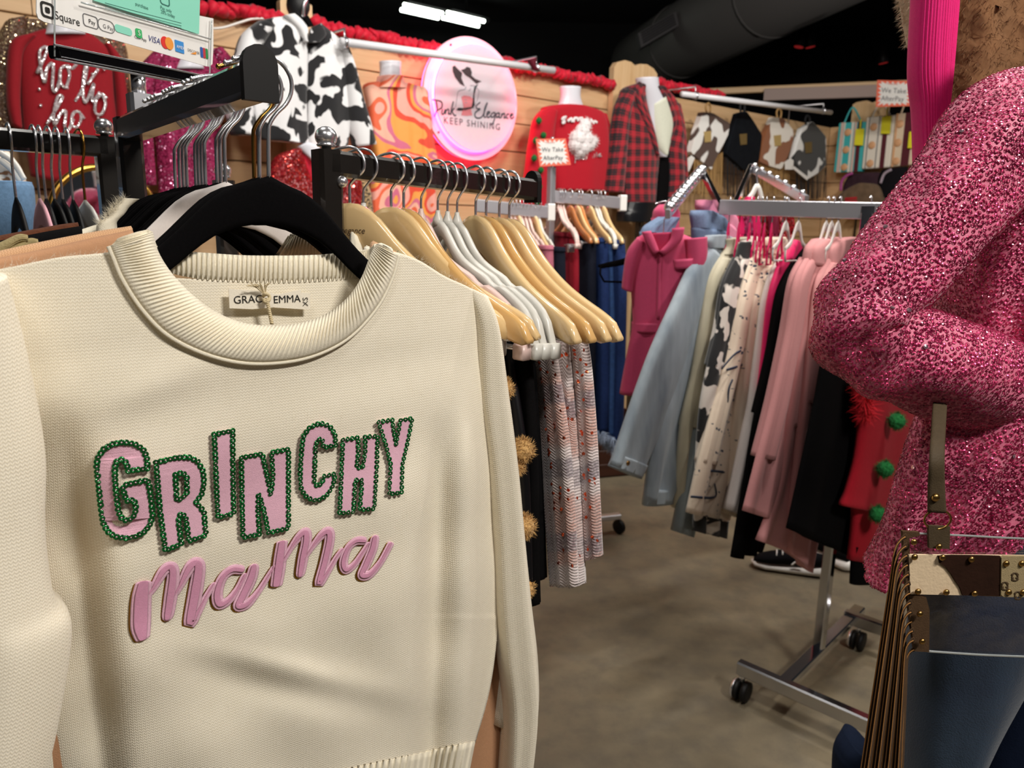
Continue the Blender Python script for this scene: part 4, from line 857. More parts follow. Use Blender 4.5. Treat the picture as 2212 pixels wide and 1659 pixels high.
HO = [[(235, 470), (300, 330), (290, 300), (255, 330), (260, 430), (285, 530), (300, 440), (340, 410), (335, 560), (360, 580), (390, 480)], [(430, 420), (390, 440), (385, 520), (420, 560), (445, 480), (430, 420), (460, 440), (490, 410)],
      [(480, 650), (530, 560), (560, 420), (545, 430), (530, 560), (545, 660), (590, 560), (600, 540), (590, 650), (640, 590)], [(560, 540), (630, 440)], [(650, 600), (615, 640), (610, 720), (650, 730), (675, 660), (650, 600), (685, 630)],
      [(300, 795), (370, 680), (400, 620), (370, 620), (345, 720), (350, 800), (385, 730), (420, 710), (415, 810), (440, 830), (470, 760)], [(500, 710), (465, 730), (460, 800), (495, 810), (520, 750), (500, 710), (540, 760)]]
strokes('script_lettering', [h3(l) for l in HO], a, .0062, M_silv, t_, off=.055, flat=.5)
for q in ((95, 160), (145, 190), (85, 193), (88, 228), (200, 160), (212, 255), (160, 135), (225, 150)):
    v, f, u = ballv(a.pt(*q, .052), .006, 8, 6); mk('sequin_star', v, f, M_silv, t_)
# mirror with gold rim
t_ = wthing('round_mirror', 'round mirror in a thin gold rim behind the left black arm', 'mirror', 228, 470, .9); mp = wp(.9); c = mp.pt(230, 468); rad = np.linalg.norm(mp.pt(230, 362)-c)
ci_ = [c+mp.d*rad*math.cos(k*math.pi/30)+UP*rad*math.sin(k*math.pi/30) for k in range(60)]
v, f, u = tubev(ci_, .012, 8, closed=True); mk('rim', v, f, metal('gold_rim', 'D8A850', .25), t_)
v, f, u = platev([c+(p-c)*.98 for p in ci_], mp.n, .006); mk('glass', v, f, metal('mirror_silver', 'E8E8EA', .02), t_, smooth=False)
v, f, u = bar(c-UP*rad-mp.n*.01, np.array([c[0], c[1], 0]), .04, .03); mk('stand', v, f, M_rack, t_, smooth=False)
# magenta velvet dress with pink sequins
t_ = wthing('velvet_dress', 'magenta velvet dress with pink sequins behind the sign holder', 'dress', 400, 250, .2); a = wp(.2)
M_mag = m_sparkle('magenta_velvet', '8E1048', 'FFB8DC', 170, .955, .8)
form_neck(t_, a, 408, 90, 150, 24, 34)
loft('body', M_mag, t_, [(372, 128), (330, 120), (318, 160), (326, 240), (338, 330), (346, 470)], [(440, 132), (470, 116), (486, 160), (480, 240), (476, 330), (484, 470)], a, th=.06, fold=.012, fk=6)
loft('sleeve', M_mag, t_, [(330, 112), (300, 150), (292, 230), (296, 320), (304, 400)], [(358, 118), (334, 170), (326, 240), (330, 320), (336, 400)], a, th=.05, off=.02, fold=.006)
loft('sleeve', M_mag, t_, [(452, 108), (470, 150), (480, 210)], [(478, 104), (505, 140), (520, 210)], a, th=.05, off=.02, fold=.006)
# red sequin top low on the wall
t_ = wthing('red_sequin_top', 'red top with red sequin sleeves hanging below the cow print jacket', 'top', 690, 400, .35); a = wp(.35)
M_rsq = m_sparkle('red_sequin_cloth', '8A0C18', 'FF5A50', 150, .72, .4); M_redp = fabric('red_jersey', 'B50F2C', .7, .1, 600, .3, .3, .2)
loft('body', M_redp, t_, [(632, 322), (616, 350), (640, 420), (645, 520)], [(720, 330), (756, 352), (764, 420), (772, 520)], a, th=.05, fold=.006)
loft('sequin_sleeve', M_rsq, t_, [(620, 326), (590, 345), (580, 400), (590, 470)], [(648, 322), (668, 380), (705, 440), (720, 490)], a, th=.05, off=.02)
loft('sequin_sleeve', M_rsq, t_, [(722, 335), (722, 372), (718, 410), (720, 450)], [(752, 340), (772, 372), (780, 410), (775, 450)], a, th=.05, off=.02)
loft('neck_bow', M_wht, t_, [(642, 318), (655, 330), (668, 342)], [(665, 306), (690, 318), (676, 350)], a, th=.02, off=.05)
t_ = wthing('leopard_scarf', 'leopard print scarf beside the red sequin top', 'scarf', 785, 420, .3)
loft('cloth', m_spots('leopard_print', 'B99B70', '1E1612', 75, .5, .54), t_, [(770, 372), (772, 420), (784, 480)], [(784, 376), (800, 420), (806, 480)], wp(.3), th=.03)
# cow print fur jacket
t_ = wthing('cow_jacket', 'black and white cow print fur jacket hung on the pine wall', 'jacket', 660, 200, .30); a = wp(.30)
M_cow = m_spots('cow_print_fur', 'E9E9EA', '101014', 9.5, .495, .512, dist=.5, bump=.5)
loft('front_panel', M_cow, t_, [(612, 36), (558, 50), (535, 120), (540, 200), (552, 285), (562, 300)], [(650, 60), (662, 90), (664, 150), (662, 220), (664, 290), (668, 312)], a, th=.045, off=.03, fold=.01, fk=3, nv=30, nu=24)
loft('front_panel', M_cow, t_, [(672, 62), (666, 90), (663, 150), (664, 220), (664, 290), (668, 312)], [(690, 52), (748, 104), (755, 160), (758, 230), (752, 300), (748, 320)], a, th=.045, off=.025, fold=.01, fk=3, ph=1, nv=30, nu=24)
loft('sleeve', M_cow, t_, [(556, 46), (522, 75), (507, 120), (494, 160), (488, 230), (500, 290)], [(590, 60), (560, 110), (548, 160), (545, 220), (546, 260), (548, 292)], a, th=.06, off=.04)
loft('sleeve', M_cow, t_, [(724, 90), (738, 140), (745, 200), (752, 260), (764, 318)], [(748, 104), (764, 148), (781, 212), (797, 262), (810, 312)], a, th=.055, off=.035)
loft('collar', M_cow, t_, [(612, 34), (626, 46), (645, 66), (656, 90)], [(636, 30), (652, 44), (664, 62), (664, 92)], a, th=.02, off=.075)
loft('collar', M_cow, t_, [(672, 60), (668, 76), (666, 92)], [(692, 50), (704, 74), (690, 92)], a, th=.02, off=.07)
loft('collar_lining', M_blkf, t_, [(628, 36), (648, 44), (662, 58)], [(640, 26), (662, 32), (676, 56)], a, th=.02, off=.05)
v, f, u = ballv(a.pt(644, 12, .05), .055, 14, 10, (1, .6, 1.15)); mk('hanger_head', v, f, plain('black_rubber', '151416', .45), t_)
v, f, u = tubev(crom([a.pt(655, 36, .09), a.pt(656, 12, .1), a.pt(662, -2, .1), a.pt(664, -18, .06)], 14), .008, 8); mk('hanger_hook', v, f, M_chr, t_)
# orange swirl dress
def m_swirl():
    t = NT('orange_swirl_print'); n_ = t.noise(t.scl(t.obj(), 1, 1, 1.9), 1.7, 1, .4, 1.2); n = t.n('ShaderNodeMath', {0: t.math('MULTIPLY', n_, 3.6)}, operation='FRACT')
    r = t.n('ShaderNodeValToRGB', {0: n.outputs[0]}); r.color_ramp.interpolation = 'CONSTANT'; e = r.color_ramp.elements
    for i, (p, c) in enumerate(((0, 'F0A898'), (.22, 'E8643C'), (.36, 'F2B49C'), (.55, 'D46A88'), (.68, 'EFA04A'), (.84, 'E2482C'))):
        x = e[i] if i < 2 else e.new(p); x.position = p; x.color = lin(c)
    t.link(r.outputs[0], 'Base Color'); t.set(Roughness=.6, Sheen_Weight=.2); t.bump(t.noise(t.obj(), 20, 3), .2, .01); return t.m
t_ = wthing('swirl_dress', 'orange and pink swirl print dress beside the round sign', 'dress', 860, 320, .2); a = wp(.2); M_swl = m_swirl()
form_neck(t_, a, 843, 132, 178, 22, 24, .04)
loft('neck_band', M_swl, t_, [(820, 164), (816, 176), (812, 190)], [(866, 166), (870, 178), (876, 192)], a, th=.06, off=.04)
loft('body', M_swl, t_, [(815, 178), (786, 184), (794, 230), (800, 300), (806, 345), (800, 420), (800, 490)], [(872, 180), (918, 194), (922, 230), (926, 290), (924, 350), (938, 420), (942, 490)], a, th=.06, off=.02, fold=.014, fk=8, nv=36, nu=36)
loft('sleeve', M_swl, t_, [(895, 186), (900, 230), (904, 290), (908, 350)], [(914, 196), (924, 230), (932, 300), (944, 360)], a, th=.05, off=.03, fold=.006)
loft('waist_tie', plain('orange_tie', 'E2562E', .7), t_, [(806, 338), (806, 352)], [(930, 344), (930, 358)], a, th=.07, off=.025, nv=4)
# ================================================================ round lit sign
t_ = wthing('round_sign', 'round white shop sign with pink glow and hatted lady logo', 'sign', 1021, 213, .10)
sp = wp(.13); c = sp.pt(1021, 213); RS = np.linalg.norm(sp.pt(1021, 80)-sp.pt(1021, 346))/2; c = (sp.pt(1021, 80)+sp.pt(1021, 346))/2
def circ(r, off, n=72): return [c+sp.n*off+sp.d*r*math.cos(2*math.pi*k/n)+UP*r*math.sin(2*math.pi*k/n) for k in range(n)]
def m_glow(name, col, e): t = NT(name); t.set(Base_Color=lin('FFD0E0'), Emission_Color=lin(col), Emission_Strength=e, Roughness=.4); return t.m
M_sgn = NT('sign_acrylic'); _d = M_sgn.n('ShaderNodeBsdfTranslucent', {0: lin('F0E8EC')}); _m = M_sgn.n('ShaderNodeMixShader', {0: .3, 1: M_sgn.b.outputs[0], 2: _d.outputs[0]}); M_sgn.set(Base_Color=lin('E6E6EC'), Roughness=.3)
M_sgn.t.links.new(_m.outputs[0], M_sgn.t.nodes['Material Output'].inputs[0]); M_sgn = M_sgn.m
v, f, u = platev(circ(RS, 0), sp.n, .02); mk('back_disc', v, f, plain('sign_back_disc', 'F0D4DE', .4), t_, smooth=False)
v, f, u = tubev(circ(RS*.845, .014), .009, 8, closed=True); mk('neon_tube', v, f, m_glow('pink_neon', 'FF2F70', 20), t_)
v, f, u = tubev(circ(RS*.96, -.034), .010, 8, closed=True); mk('edge_glow_tube', v, f, m_glow('pink_edge_light', 'FF2F70', 9), t_)
fp_ = mk('front_disc', *platev(circ(RS*.86, .040), sp.n, .008)[:2], M_sgn, t_, smooth=False)
for k in range(3):
    a_ = math.radians(100*k+20); q = c+sp.d*RS*.93*math.cos(a_)+UP*RS*.93*math.sin(a_); v, f, u = ballv(q+sp.n*.004, .006, 8, 6); mk('standoff', v, f, M_cap, t_)
sq = lambda L: [(900+x/5.531, 60+y/5.531) for x, y in L]
SO = .042
def spl(nm, L, mat, off=SO, sn=0): return plate(nm, sq(L), sp, .001, mat, fp_, off=off, smooth_n=sn)
M_hat = plain('logo_brown', '3C2A2E', .6); M_drs = plain('logo_pink', 'DE8088', .6); M_lk = plain('logo_black', '14141A', .6)
spl('hat_brim', [(430, 465), (455, 450), (500, 500), (545, 540), (535, 600), (575, 700), (520, 670), (460, 590), (432, 520)], M_hat)
spl('hat_crown', [(530, 505), (575, 490), (600, 466), (640, 478), (660, 530), (655, 570), (700, 610), (775, 640), (715, 670), (640, 600), (590, 570), (545, 520)], M_hat)
spl('dress', [(535, 825), (570, 808), (640, 820), (675, 850), (665, 940), (650, 985), (668, 1045), (600, 1052), (535, 1045), (560, 940)], M_drs)
spl('sash', [(690, 700), (735, 670), (712, 720), (690, 800), (695, 920), (672, 960), (580, 985), (505, 992), (472, 980), (500, 955), (560, 960), (655, 945), (668, 880), (680, 780)], M_lk)
strokes('figure_lines', [sq(l) for l in ([(590, 700), (575, 735), (500, 760), (480, 850), (465, 950)], [(690, 700), (740, 745), (735, 820), (710, 900), (680, 965)], [(640, 690), (690, 690)], [(620, 755), (640, 740), (645, 720)], [(570, 860), (600, 862)], [(575, 895), (605, 893)])], sp, .0018, plain('logo_grey', '8A8C94', .6), fp_, off=SO, flat=.4)
PINK = [[(235, 880), (245, 960), (215, 1060)], [(190, 860), (260, 870), (300, 890), (300, 950), (250, 985)], [(310, 970), (300, 1025), (320, 1030), (345, 975), (340, 1030)], [(350, 980), (345, 1032)], [(345, 1000), (375, 972), (385, 990), (380, 1030), (400, 1025)], [(440, 880), (415, 980), (408, 1040)], [(410, 1010), (450, 960), (425, 1000), (455, 1050), (470, 1040)],
        [(760, 890), (715, 930), (720, 965), (760, 970), (705, 1010), (700, 1060), (740, 1080), (790, 1050), (830, 940), (845, 895), (815, 960), (805, 1060), (830, 1065)], [(840, 1045), (875, 1010), (850, 1005), (838, 1045), (855, 1072), (885, 1050)], [(930, 1010), (895, 1030), (895, 1070), (930, 1050), (940, 1010), (930, 1090), (905, 1150), (890, 1140)], [(985, 1015), (955, 1030), (955, 1072), (985, 1050), (990, 1015), (985, 1070), (1005, 1072)], [(1020, 1022), (1012, 1075)], [(1015, 1050), (1045, 1022), (1052, 1045), (1045, 1078), (1068, 1070)], [(1105, 1030), (1078, 1040), (1072, 1072), (1095, 1082)], [(1118, 1062), (1150, 1035), (1130, 1030), (1118, 1060), (1135, 1086), (1162, 1062)]]
for w_ in (PINK[:7], PINK[7:]): strokes('script_word', [sq(l) for l in w_], sp, .0042, plain('logo_slate', '4A4E58', .6), fp_, off=SO, flat=.3)
text('small_caps', 'KEEP SHINING', sp.pt(900+320/5.531, 60+1140/5.531, SO), sp.d, UP, .052, plain('logo_slate', ''), fp_, sp.n, .001, space=1.28)
# white hanging rods with brackets
def rodthing(label, a, b, off, brk):
    pl = wp(off); t = thing('hanging_rod_rail', label, 'rail', tuple((pl.pt(*a)+pl.pt(*b))/2)); v, f, u = tubev([pl.pt(*a), pl.pt(*b)], .019, 14); mk('rod', v, f, M_rod, t)
    for x, y in brk:
        p = pl.pt(x, y); q = p-W.n*(off-.03)
        v, f, u = merge([tubev([p-UP*.02, p+UP*.06, q+UP*.07, q-UP*.12], .006, 6), lathev(p-W.d*.006, W.d, [(0, .026), (.012, .026)], 14)]); mk('bracket', v, f, M_chr2, t)
    return t
rodthing('long white hanging rod crossing in front of the round sign', (736, 90), (1196, 152), .42, ((745, 92), (1158, 147)))
rodthing('white hanging rod above the four fringed hide bags', (1473, 203), (1795, 243), .35, ((1502, 207), (1778, 240)))
# bow clip and cable on the pine
t_ = wthing('hair_clip', 'small wine coloured ribbon clip on the white rod end', 'clip', 1152, 140, .42); loft('ribbon', fabric('wine_ribbon', '5A1424', .5), t_, [(1140, 130), (1146, 142), (1150, 150)], [(1158, 124), (1156, 142), (1166, 154)], wp(.42), th=.02, off=.02)
# ================================================================ red pompom sweater on a form
t_ = wthing('pompom_jumper', 'red sweater with green pompoms and a fluffy white patch on a form', 'sweater', 1240, 330, .2); a = wp(.2)
M_red2 = fabric('bright_red_knit', 'B40F24', .85, .12, 500, .35, .3, .12); M_gpm = fabric('green_pile', '1E6A34', .95, .25, 600, .6, .4, .2)
form_neck(t_, a, 1232, 186, 236, 20, 29, .03)
loft('body', M_red2, t_, [(1204, 226), (1172, 234), (1186, 265), (1190, 320), (1192, 370), (1196, 410)], [(1264, 232), (1298, 244), (1308, 272), (1311, 320), (1308, 370), (1303, 413)], a, th=.08, off=.03, fold=.006, nv=30, nu=30)
loft('sleeve', M_red2, t_, [(1178, 232), (1156, 256), (1146, 300), (1137, 360), (1130, 420), (1126, 470)], [(1196, 244), (1192, 290), (1190, 330), (1190, 370), (1190, 420), (1186, 472)], a, th=.06, off=.04, fold=.006)
loft('sleeve', M_red2, t_, [(1292, 244), (1300, 290), (1302, 340), (1304, 380)], [(1304, 250), (1316, 290), (1320, 340), (1318, 380)], a, th=.05)
for x, y in ((1085, 900), (1120, 1010), (1062, 1050), (1050, 1180), (1040, 1310), (1100, 1270), (1015, 1440), (1090, 1395), (1075, 1510)): pompom(t_, a.pt(850+x/3.456, y/3.456, .105), .022, M_gpm, 260, .008)
for x, y in ((1590, 960), (1595, 1040), (1590, 1110), (1590, 1175), (1580, 1240)): pompom(t_, a.pt(850+x/3.456, y/3.456, .06), .018, M_gpm, 200, .008)
M_flf = fabric('white_fluff', 'ECE6E6', .95, .12, 300, .7, .5, .3)
pv, pf = [], []
for x, y, r in ((1256, 284, .055), (1246, 300, .06), (1262, 300, .06), (1242, 314, .05), (1256, 318, .06), (1270, 312, .05), (1250, 328, .04), (1280, 304, .035), (1262, 270, .045)):
    v, f, u = ballv(a.pt(x, y, .105), r, 12, 8, (1, 1, .9)); pv.append((v, f))
    fv, ff, fu = fuzzv(v, [(np.array(p)-a.pt(x, y, .105))/r for p in v], 260, .02, .0016, 0, .4); pv.append((list(fv), ff.tolist()))
V, Fc, U = merge(pv); mk('fluffy_patch', V, Fc, M_flf, t_, smooth=False)
SANTA = [[(1255, 895), (1290, 875), (1262, 885), (1280, 910), (1258, 920)], [(1300, 905), (1330, 885), (1332, 912)], [(1345, 912), (1350, 885), (1375, 885), (1378, 905)], [(1395, 875), (1400, 908)], [(1385, 885), (1412, 882)], [(1425, 905), (1450, 888), (1455, 912)], [(1480, 890), (1470, 905), (1495, 910), (1490, 925)], [(1500, 905), (1520, 915)]]
strokes('fuzzy_lettering', [[(850+x/3.456, y/3.456) for x, y in l] for l in SANTA], a, .009, M_flf, t_, off=.11)
FAV = [[(1355, 1220), (1365, 1160), (1400, 1150)], [(1360, 1188), (1385, 1182)], [(1395, 1185), (1415, 1170), (1415, 1195)], [(1425, 1165), (1435, 1190), (1448, 1160)], [(1458, 1175), (1470, 1165), (1475, 1180), (1462, 1188), (1458, 1175)], [(1485, 1160), (1488, 1182)], [(1500, 1150), (1502, 1178)], [(1515, 1135), (1520, 1172)], [(1530, 1155), (1548, 1148), (1532, 1165), (1555, 1165)]]
strokes('silver_lettering', [[(850+x/3.456, y/3.456) for x, y in l] for l in FAV], a, .004, M_silv, t_, off=.112)
# ================================================================ plaid blazer on a form
def m_plaid():
    t = NT('red_black_plaid'); sp_ = t.n('ShaderNodeSeparateXYZ', {0: t.uv()}); u, v = sp_.outputs[0], sp_.outputs[1]
    f = lambda x, k, p, lo, hi: t.step(t.math('SINE', t.math('ADD', t.math('MULTIPLY', x, k), p)), lo, hi)
    a_, b_ = f(u, 84, 0, -.5, .1), f(v, 84, .5, -.5, .1); fine = t.math('MULTIPLY', f(u, 360, 0, .3, .6), .3); fin2 = t.math('MULTIPLY', f(v, 360, 0, .3, .6), .3)
    s = t.math('ADD', t.math('ADD', t.math('MULTIPLY', a_, .5), t.math('MULTIPLY', b_, .5)), t.math('SUBTRACT', fine, fin2))
    t.link(t.mix(t.step(s, .0, .95), lin('B3192A'), lin('141016')), 'Base Color'); t.set(Roughness=.85, Sheen_Weight=.2); return t.m
M_pld = m_plaid(); t_ = wthing('plaid_blazer', 'red and black plaid blazer on a white form beside the scalloped post', 'blazer', 1395, 320, .22); a = wp(.22)
loft('form_chest', M_wht, t_, [(1378, 168), (1382, 190), (1392, 230), (1400, 280), (1412, 325), (1420, 340)], [(1416, 170), (1420, 195), (1440, 235), (1449, 265), (1440, 305), (1428, 340)], a, th=.07, off=.05, nv=24, nu=24, pw=1.0)
loft('inner_top', fabric('cream_sequin_top', 'D8DAC8', .6), t_, [(1397, 228), (1402, 270), (1412, 318), (1421, 336)], [(1432, 204), (1449, 266), (1438, 308), (1428, 336)], a, th=.075, off=.052, nv=18, nu=20)
loft('front_panel', M_pld, t_, [(1376, 180), (1342, 198), (1345, 260), (1346, 330), (1344, 390), (1346, 436)], [(1384, 190), (1394, 228), (1408, 280), (1420, 330), (1416, 390), (1413, 438)], a, th=.06, off=.06, fold=.006, fk=3, nv=28, nu=26)
loft('front_panel', M_pld, t_, [(1420, 190), (1436, 230), (1448, 270), (1440, 320), (1442, 380), (1438, 442)], [(1426, 186), (1458, 220), (1472, 280), (1474, 330), (1476, 380), (1474, 436)], a, th=.05, off=.06, fold=.006, fk=3, nv=28, nu=26)
loft('sleeve', M_pld, t_, [(1350, 192), (1330, 236), (1320, 310), (1312, 370), (1307, 414)], [(1366, 205), (1356, 250), (1350, 310), (1346, 370), (1342, 416)], a, th=.055, off=.075)
loft('sleeve', M_pld, t_, [(1448, 220), (1458, 270), (1462, 330), (1466, 400)], [(1464, 230), (1474, 280), (1478, 340), (1480, 400)], a, th=.05, off=.04)
loft('lapel', M_pld, t_, [(1380, 176), (1370, 192), (1378, 230), (1398, 280), (1418, 334)], [(1386, 182), (1394, 222), (1408, 262), (1418, 300), (1424, 336)], a, th=.012, off=.12)
loft('lapel', M_pld, t_, [(1418, 188), (1436, 222), (1450, 266), (1440, 310)], [(1424, 184), (1448, 216), (1462, 258), (1450, 300)], a, th=.012, off=.11)
loft('black_skirt_front', M_blkf, t_, [(1414, 332), (1416, 380), (1412, 440), (1405, 476)], [(1436, 312), (1444, 370), (1438, 440), (1440, 476)], a, th=.05, off=.03)
t_ = wthing('display_stand', 'black padded stand below the plaid blazer', 'stand', 1385, 456, .25); loft('pad', plain('black_vinyl', '15161A', .3), t_, [(1348, 436), (1344, 452), (1340, 462), (1340, 478)], [(1418, 440), (1420, 456), (1420, 468), (1418, 482)], wp(.25), th=.1, off=.02)
v, f, u = bar(wp(.25).pt(1382, 478), wp(.25).pt(1382, 478)*np.array([1, 1, 0]), .05, .05); mk('leg', v, f, M_rack, t_, smooth=False)
# ================================================================ four fringed hide bags on hooks
q4 = lambda L: [(1300+x/3.607, 100+y/3.607) for x, y in L]
def m_hide(name, a_, b_, sc, thr, seed): 
    t = NT(name); o = t.n('ShaderNodeVectorMath', {0: t.obj(), 1: (seed, seed*2, seed*.7)}, operation='ADD').outputs[0]; n = t.noise(o, sc, 1, .4, .3)
    t.link(t.mix(t.step(n, thr-.01, thr+.01), lin(a_), lin(b_)), 'Base Color'); t.set(Roughness=.8, Sheen_Weight=.4); return t.m
BAGS = [('white and brown hide', [(790, 512), (868, 520), (1000, 600), (985, 690), (930, 800), (882, 890), (855, 962), (790, 905), (722, 850), (695, 825), (740, 660)], m_hide('hide_brown_white', 'ECEAE6', '4A3228', 6, .52, 3.1), 'A88452', (720, 845, 940, 1185), (825, 705)),
        ('all black hide', [(1060, 522), (1130, 502), (1185, 580), (1252, 690), (1240, 800), (1225, 900), (1112, 972), (1040, 900), (970, 845), (1010, 690)], fabric('black_hide', '14171C', .6, .4, 60, .4, .5), '16181C', (960, 850, 1210, 1190), (1103, 725)),
        ('tan brown and white hide', [(1340, 552), (1420, 562), (1500, 662), (1485, 760), (1450, 860), (1400, 960), (1300, 930), (1232, 900), (1250, 760), (1290, 650)], m_hide('hide_tan_white', 'E8E2D8', '8A4E22', 5.5, .47, 8.3), 'A88452', (1235, 900, 1460, 1160), (1370, 735)),
        ('loop-handled black and white hide', [(1560, 640), (1645, 582), (1700, 640), (1752, 705), (1752, 930), (1690, 990), (1605, 1042), (1540, 960), (1490, 880), (1520, 760)], m_hide('hide_black_white', 'E6E6E4', '121316', 5.5, .41, 5.7), '16181C', (1510, 960, 1750, 1210), (1610, 790))]
M_brass = metal('aged_brass', 'B08A50', .3)
for i, (d_, ol, m, fr, (fx0, fy0, fx1, fy1), (ex, ey)) in enumerate(BAGS):
    a = wp(.16); P = q4(ol); cx = np.mean([p[0] for p in P]); cy = np.mean([p[1] for p in P])
    t_ = wthing('fringed_bag', '%s fringed bag on the wall%s' % (d_, (' nearest the plaid blazer', '', ' between two black ones', ' nearest the right wall')[i]), 'handbag', cx, cy, .16, 'fringed hide bags on the back wall')
    v, f, u = platev([a.pt(*p, .05) for p in resample(P, 6)], a.n, .05); o = mk('bag_body', v, f, m, t_, smooth=False, uv=u)
    bv = o.modifiers.new('round', 'BEVEL'); bv.width = .012; bv.segments = 2; bv.limit_method = 'ANGLE'
    M_fr = plain('fringe_'+fr, fr, .8); n = 26
    for k in range(n):
        s = k/(n-1); x = fx0+(fx1-fx0)*s; y0 = fy0+60*math.sin(math.pi*s)*(.6 if i != 3 else .5)-20; y1 = fy1-30*abs(s-.5)-random.uniform(0, 30)
        p0, p1 = q4([(x, y0), (x+random.uniform(-12, 12)-10*s, y1)]); w_ = .0055
        v, f, u = bar(a.pt(*p0, .02+.01*random.random()), a.pt(*p1, .02+.02*random.random()), w_*1.6, .003, a.n); mk('fringe_strip', v, f, M_fr, t_, smooth=False)
    ep = q4([(ex-28, ey-40), (ex+28, ey-46), (ex+28, ey+38), (ex-20, ey+44)]); plate('brass_emblem', ep, a, .004, fabric('emblem_'+str(i % 2), 'B59A62' if i % 2 == 0 else '6E5A34', .6), t_, off=.055)
    top = P[0] if i != 3 else q4([(1660, 590)])[0]; tp = q4([ol[0], ol[1]]); hx, hy = (tp[0][0]+tp[1][0])/2, (tp[0][1]+tp[1][1])/2
    v, f, u = tubev(crom([a.pt(hx-3, hy+2, .03), a.pt(hx-5, hy-12, .03), a.pt(hx, hy-20, .03), a.pt(hx+5, hy-12, .03), a.pt(hx+3, hy+2, .03)], 16), .008, 8); mk('loop_handle', v, f, M_fr, t_)
    if i != 1: plate('price_tag', q4([[(635, 900), (700, 850), (725, 870), (680, 975), (635, 970)], 0, [(1428, 900), (1470, 870), (1495, 890), (1490, 960), (1430, 960)], [(1475, 940), (1500, 935), (1610, 1020), (1600, 1045)]][i]), a, .003, M_card, t_, off=.075)
# ================================================================ bags on the right wall, tags, sign card
RP = lambda off: Plane(*(WR.o+WR.n*off)[:2], DR)
q5 = lambda L: [(1750+x/3.318, y/3.318) for x, y in L]
M_teal = plain('teal_leather', '3FB2B4', .5); M_crm = plain('cream_leather', 'E8E0D2', .5); M_tanl = plain('tan_leather', 'D9A578', .5); M_mar = fabric('maroon_fringe', '5A2830', .8); M_yel = plain('yellow_tag', 'E8E02A', .5)
a = RP(.12)
def wallbag(label, ol, mat, bands, conch, off=0, tagq=None):
    P = q5(ol); t = thing('clutch_bag', label, 'handbag', tuple(a.pt(*P[0])), 'patterned bags on the right wall')
    v, f, u = platev([a.pt(*p, .05+off) for p in P], a.n, .06); o = mk('bag_body', v, f, mat, t, smooth=False); bv = o.modifiers.new('round', 'BEVEL'); bv.width = .012; bv.segments = 3
    lx, rx = (np.array(P[0]), np.array(P[3])), (np.array(P[1]), np.array(P[2]))
    for s0, s1, m in bands:
        g = lambda s, e: tuple(lx[e]*(1-s)+rx[e]*s); plate('band', [g(s0, 0), g(s1, 0), g(s1, 1), g(s0, 1)], a, .006, m, t, off=.054+off)
    for s in conch:
        for r in (.2, .55, .9):
            g = lx[0]*(1-s)*(1-r)+rx[0]*s*(1-r)+lx[1]*(1-s)*r+rx[1]*s*r; cc = a.pt(*g, .056+off); v, f, u = lathev(cc, a.n, [(0, .034), (.004, .03), (.008, .018), (.009, .004)], 10); mk('concho', v, f, M_tanl, t, smooth=False)
    if tagq:
        tg = plate('price_tag', q5(tagq), a, .004, M_yel, t, off=.075+off); x = (tagq[0][0]+tagq[1][0])/2; strokes('tag_loop', [q5([(x, tagq[0][1]), (x+6, tagq[0][1]-70)])], a, .006, M_yel, t, off=.07+off, n=4)
    strokes('strap', [q5([(ol[0][0]+40, ol[0][1]), ((ol[0][0]+ol[1][0])/2, ol[0][1]-110), (ol[1][0]-40, ol[1][1])])], a, .008, mat, t, off=.02+off, n=16); return t
wallbag('teal leather bag with round studs, leftmost on the right wall', [(205, 880), (405, 870), (372, 1230), (165, 1236)], M_teal, ((.1, .2, plain('blush_band', 'D9B8AC', .6)), (.22, .25, M_crm), (.48, .55, M_crm), (.58, .66, plain('blush_band', '')), (.7, .84, M_mar)), (.36,), 0, [(328, 925), (388, 922), (378, 1042), (315, 1040)])
wallbag('cream studded leather bag in the middle on the right wall', [(405, 840), (610, 822), (570, 1200), (368, 1212)], M_crm, ((.1, .13, M_gry), (.45, .48, M_gry), (.62, .78, M_mar)), (.28,), .02, [(515, 838), (582, 830), (572, 958), (505, 958)])
wallbag('cream and tan patterned bag nearest the pink sequin sleeve', [(612, 815), (790, 800), (745, 1180), (572, 1198)], plain('pale_tan_leather', 'E2CDB0', .5), ((.05, .12, M_tanl), (.42, .75, M_mar)), (.22,), .03, [(710, 945), (762, 935), (755, 1060), (698, 1062)])
# shelf with winter hats and a red box under the bags
t_ = thing('wall_shelf', 'dark shelf under the patterned bags on the right wall', 'shelf', tuple(a.pt(1900, 470))); v, f, u = bar(a.pt(1830, 462, .05), a.pt(2080, 452, .05), .3, .03); mk('board', v, f, plain('grey_shelf', '77767A', .5), t_, smooth=False)
for x in (1850, 2050): p = a.pt(x, 465, .0); v, f, u = tubev([p-UP*.25, p-UP*.02, p+a.n*.2-UP*.02], .012, 6); mk('shelf_bracket', v, f, M_rack, t_)
t_ = thing('fur_hat', 'brown fur trimmed hat lying on the wall shelf', 'hat', tuple(a.pt(1880, 425, .1))); loft('fur', fabric('brown_fur', '6A5644', .95, .5, 60, .8, .6, .6), t_, [(1860, 396), (1836, 406), (1812, 424), (1808, 440)], [(1880, 396), (1898, 400), (1910, 420), (1912, 440)], a, th=.08, off=.12)
t_ = thing('dark_bag', 'dark wine bag with a magenta handle on the wall shelf', 'handbag', tuple(a.pt(1870, 400, .05))); loft('body', fabric('wine_dark_fur', '3A2830', .9, .4, 80), t_, [(1838, 376), (1822, 400), (1820, 440)], [(1900, 372), (1935, 400), (1940, 440)], a, th=.05, off=.05)
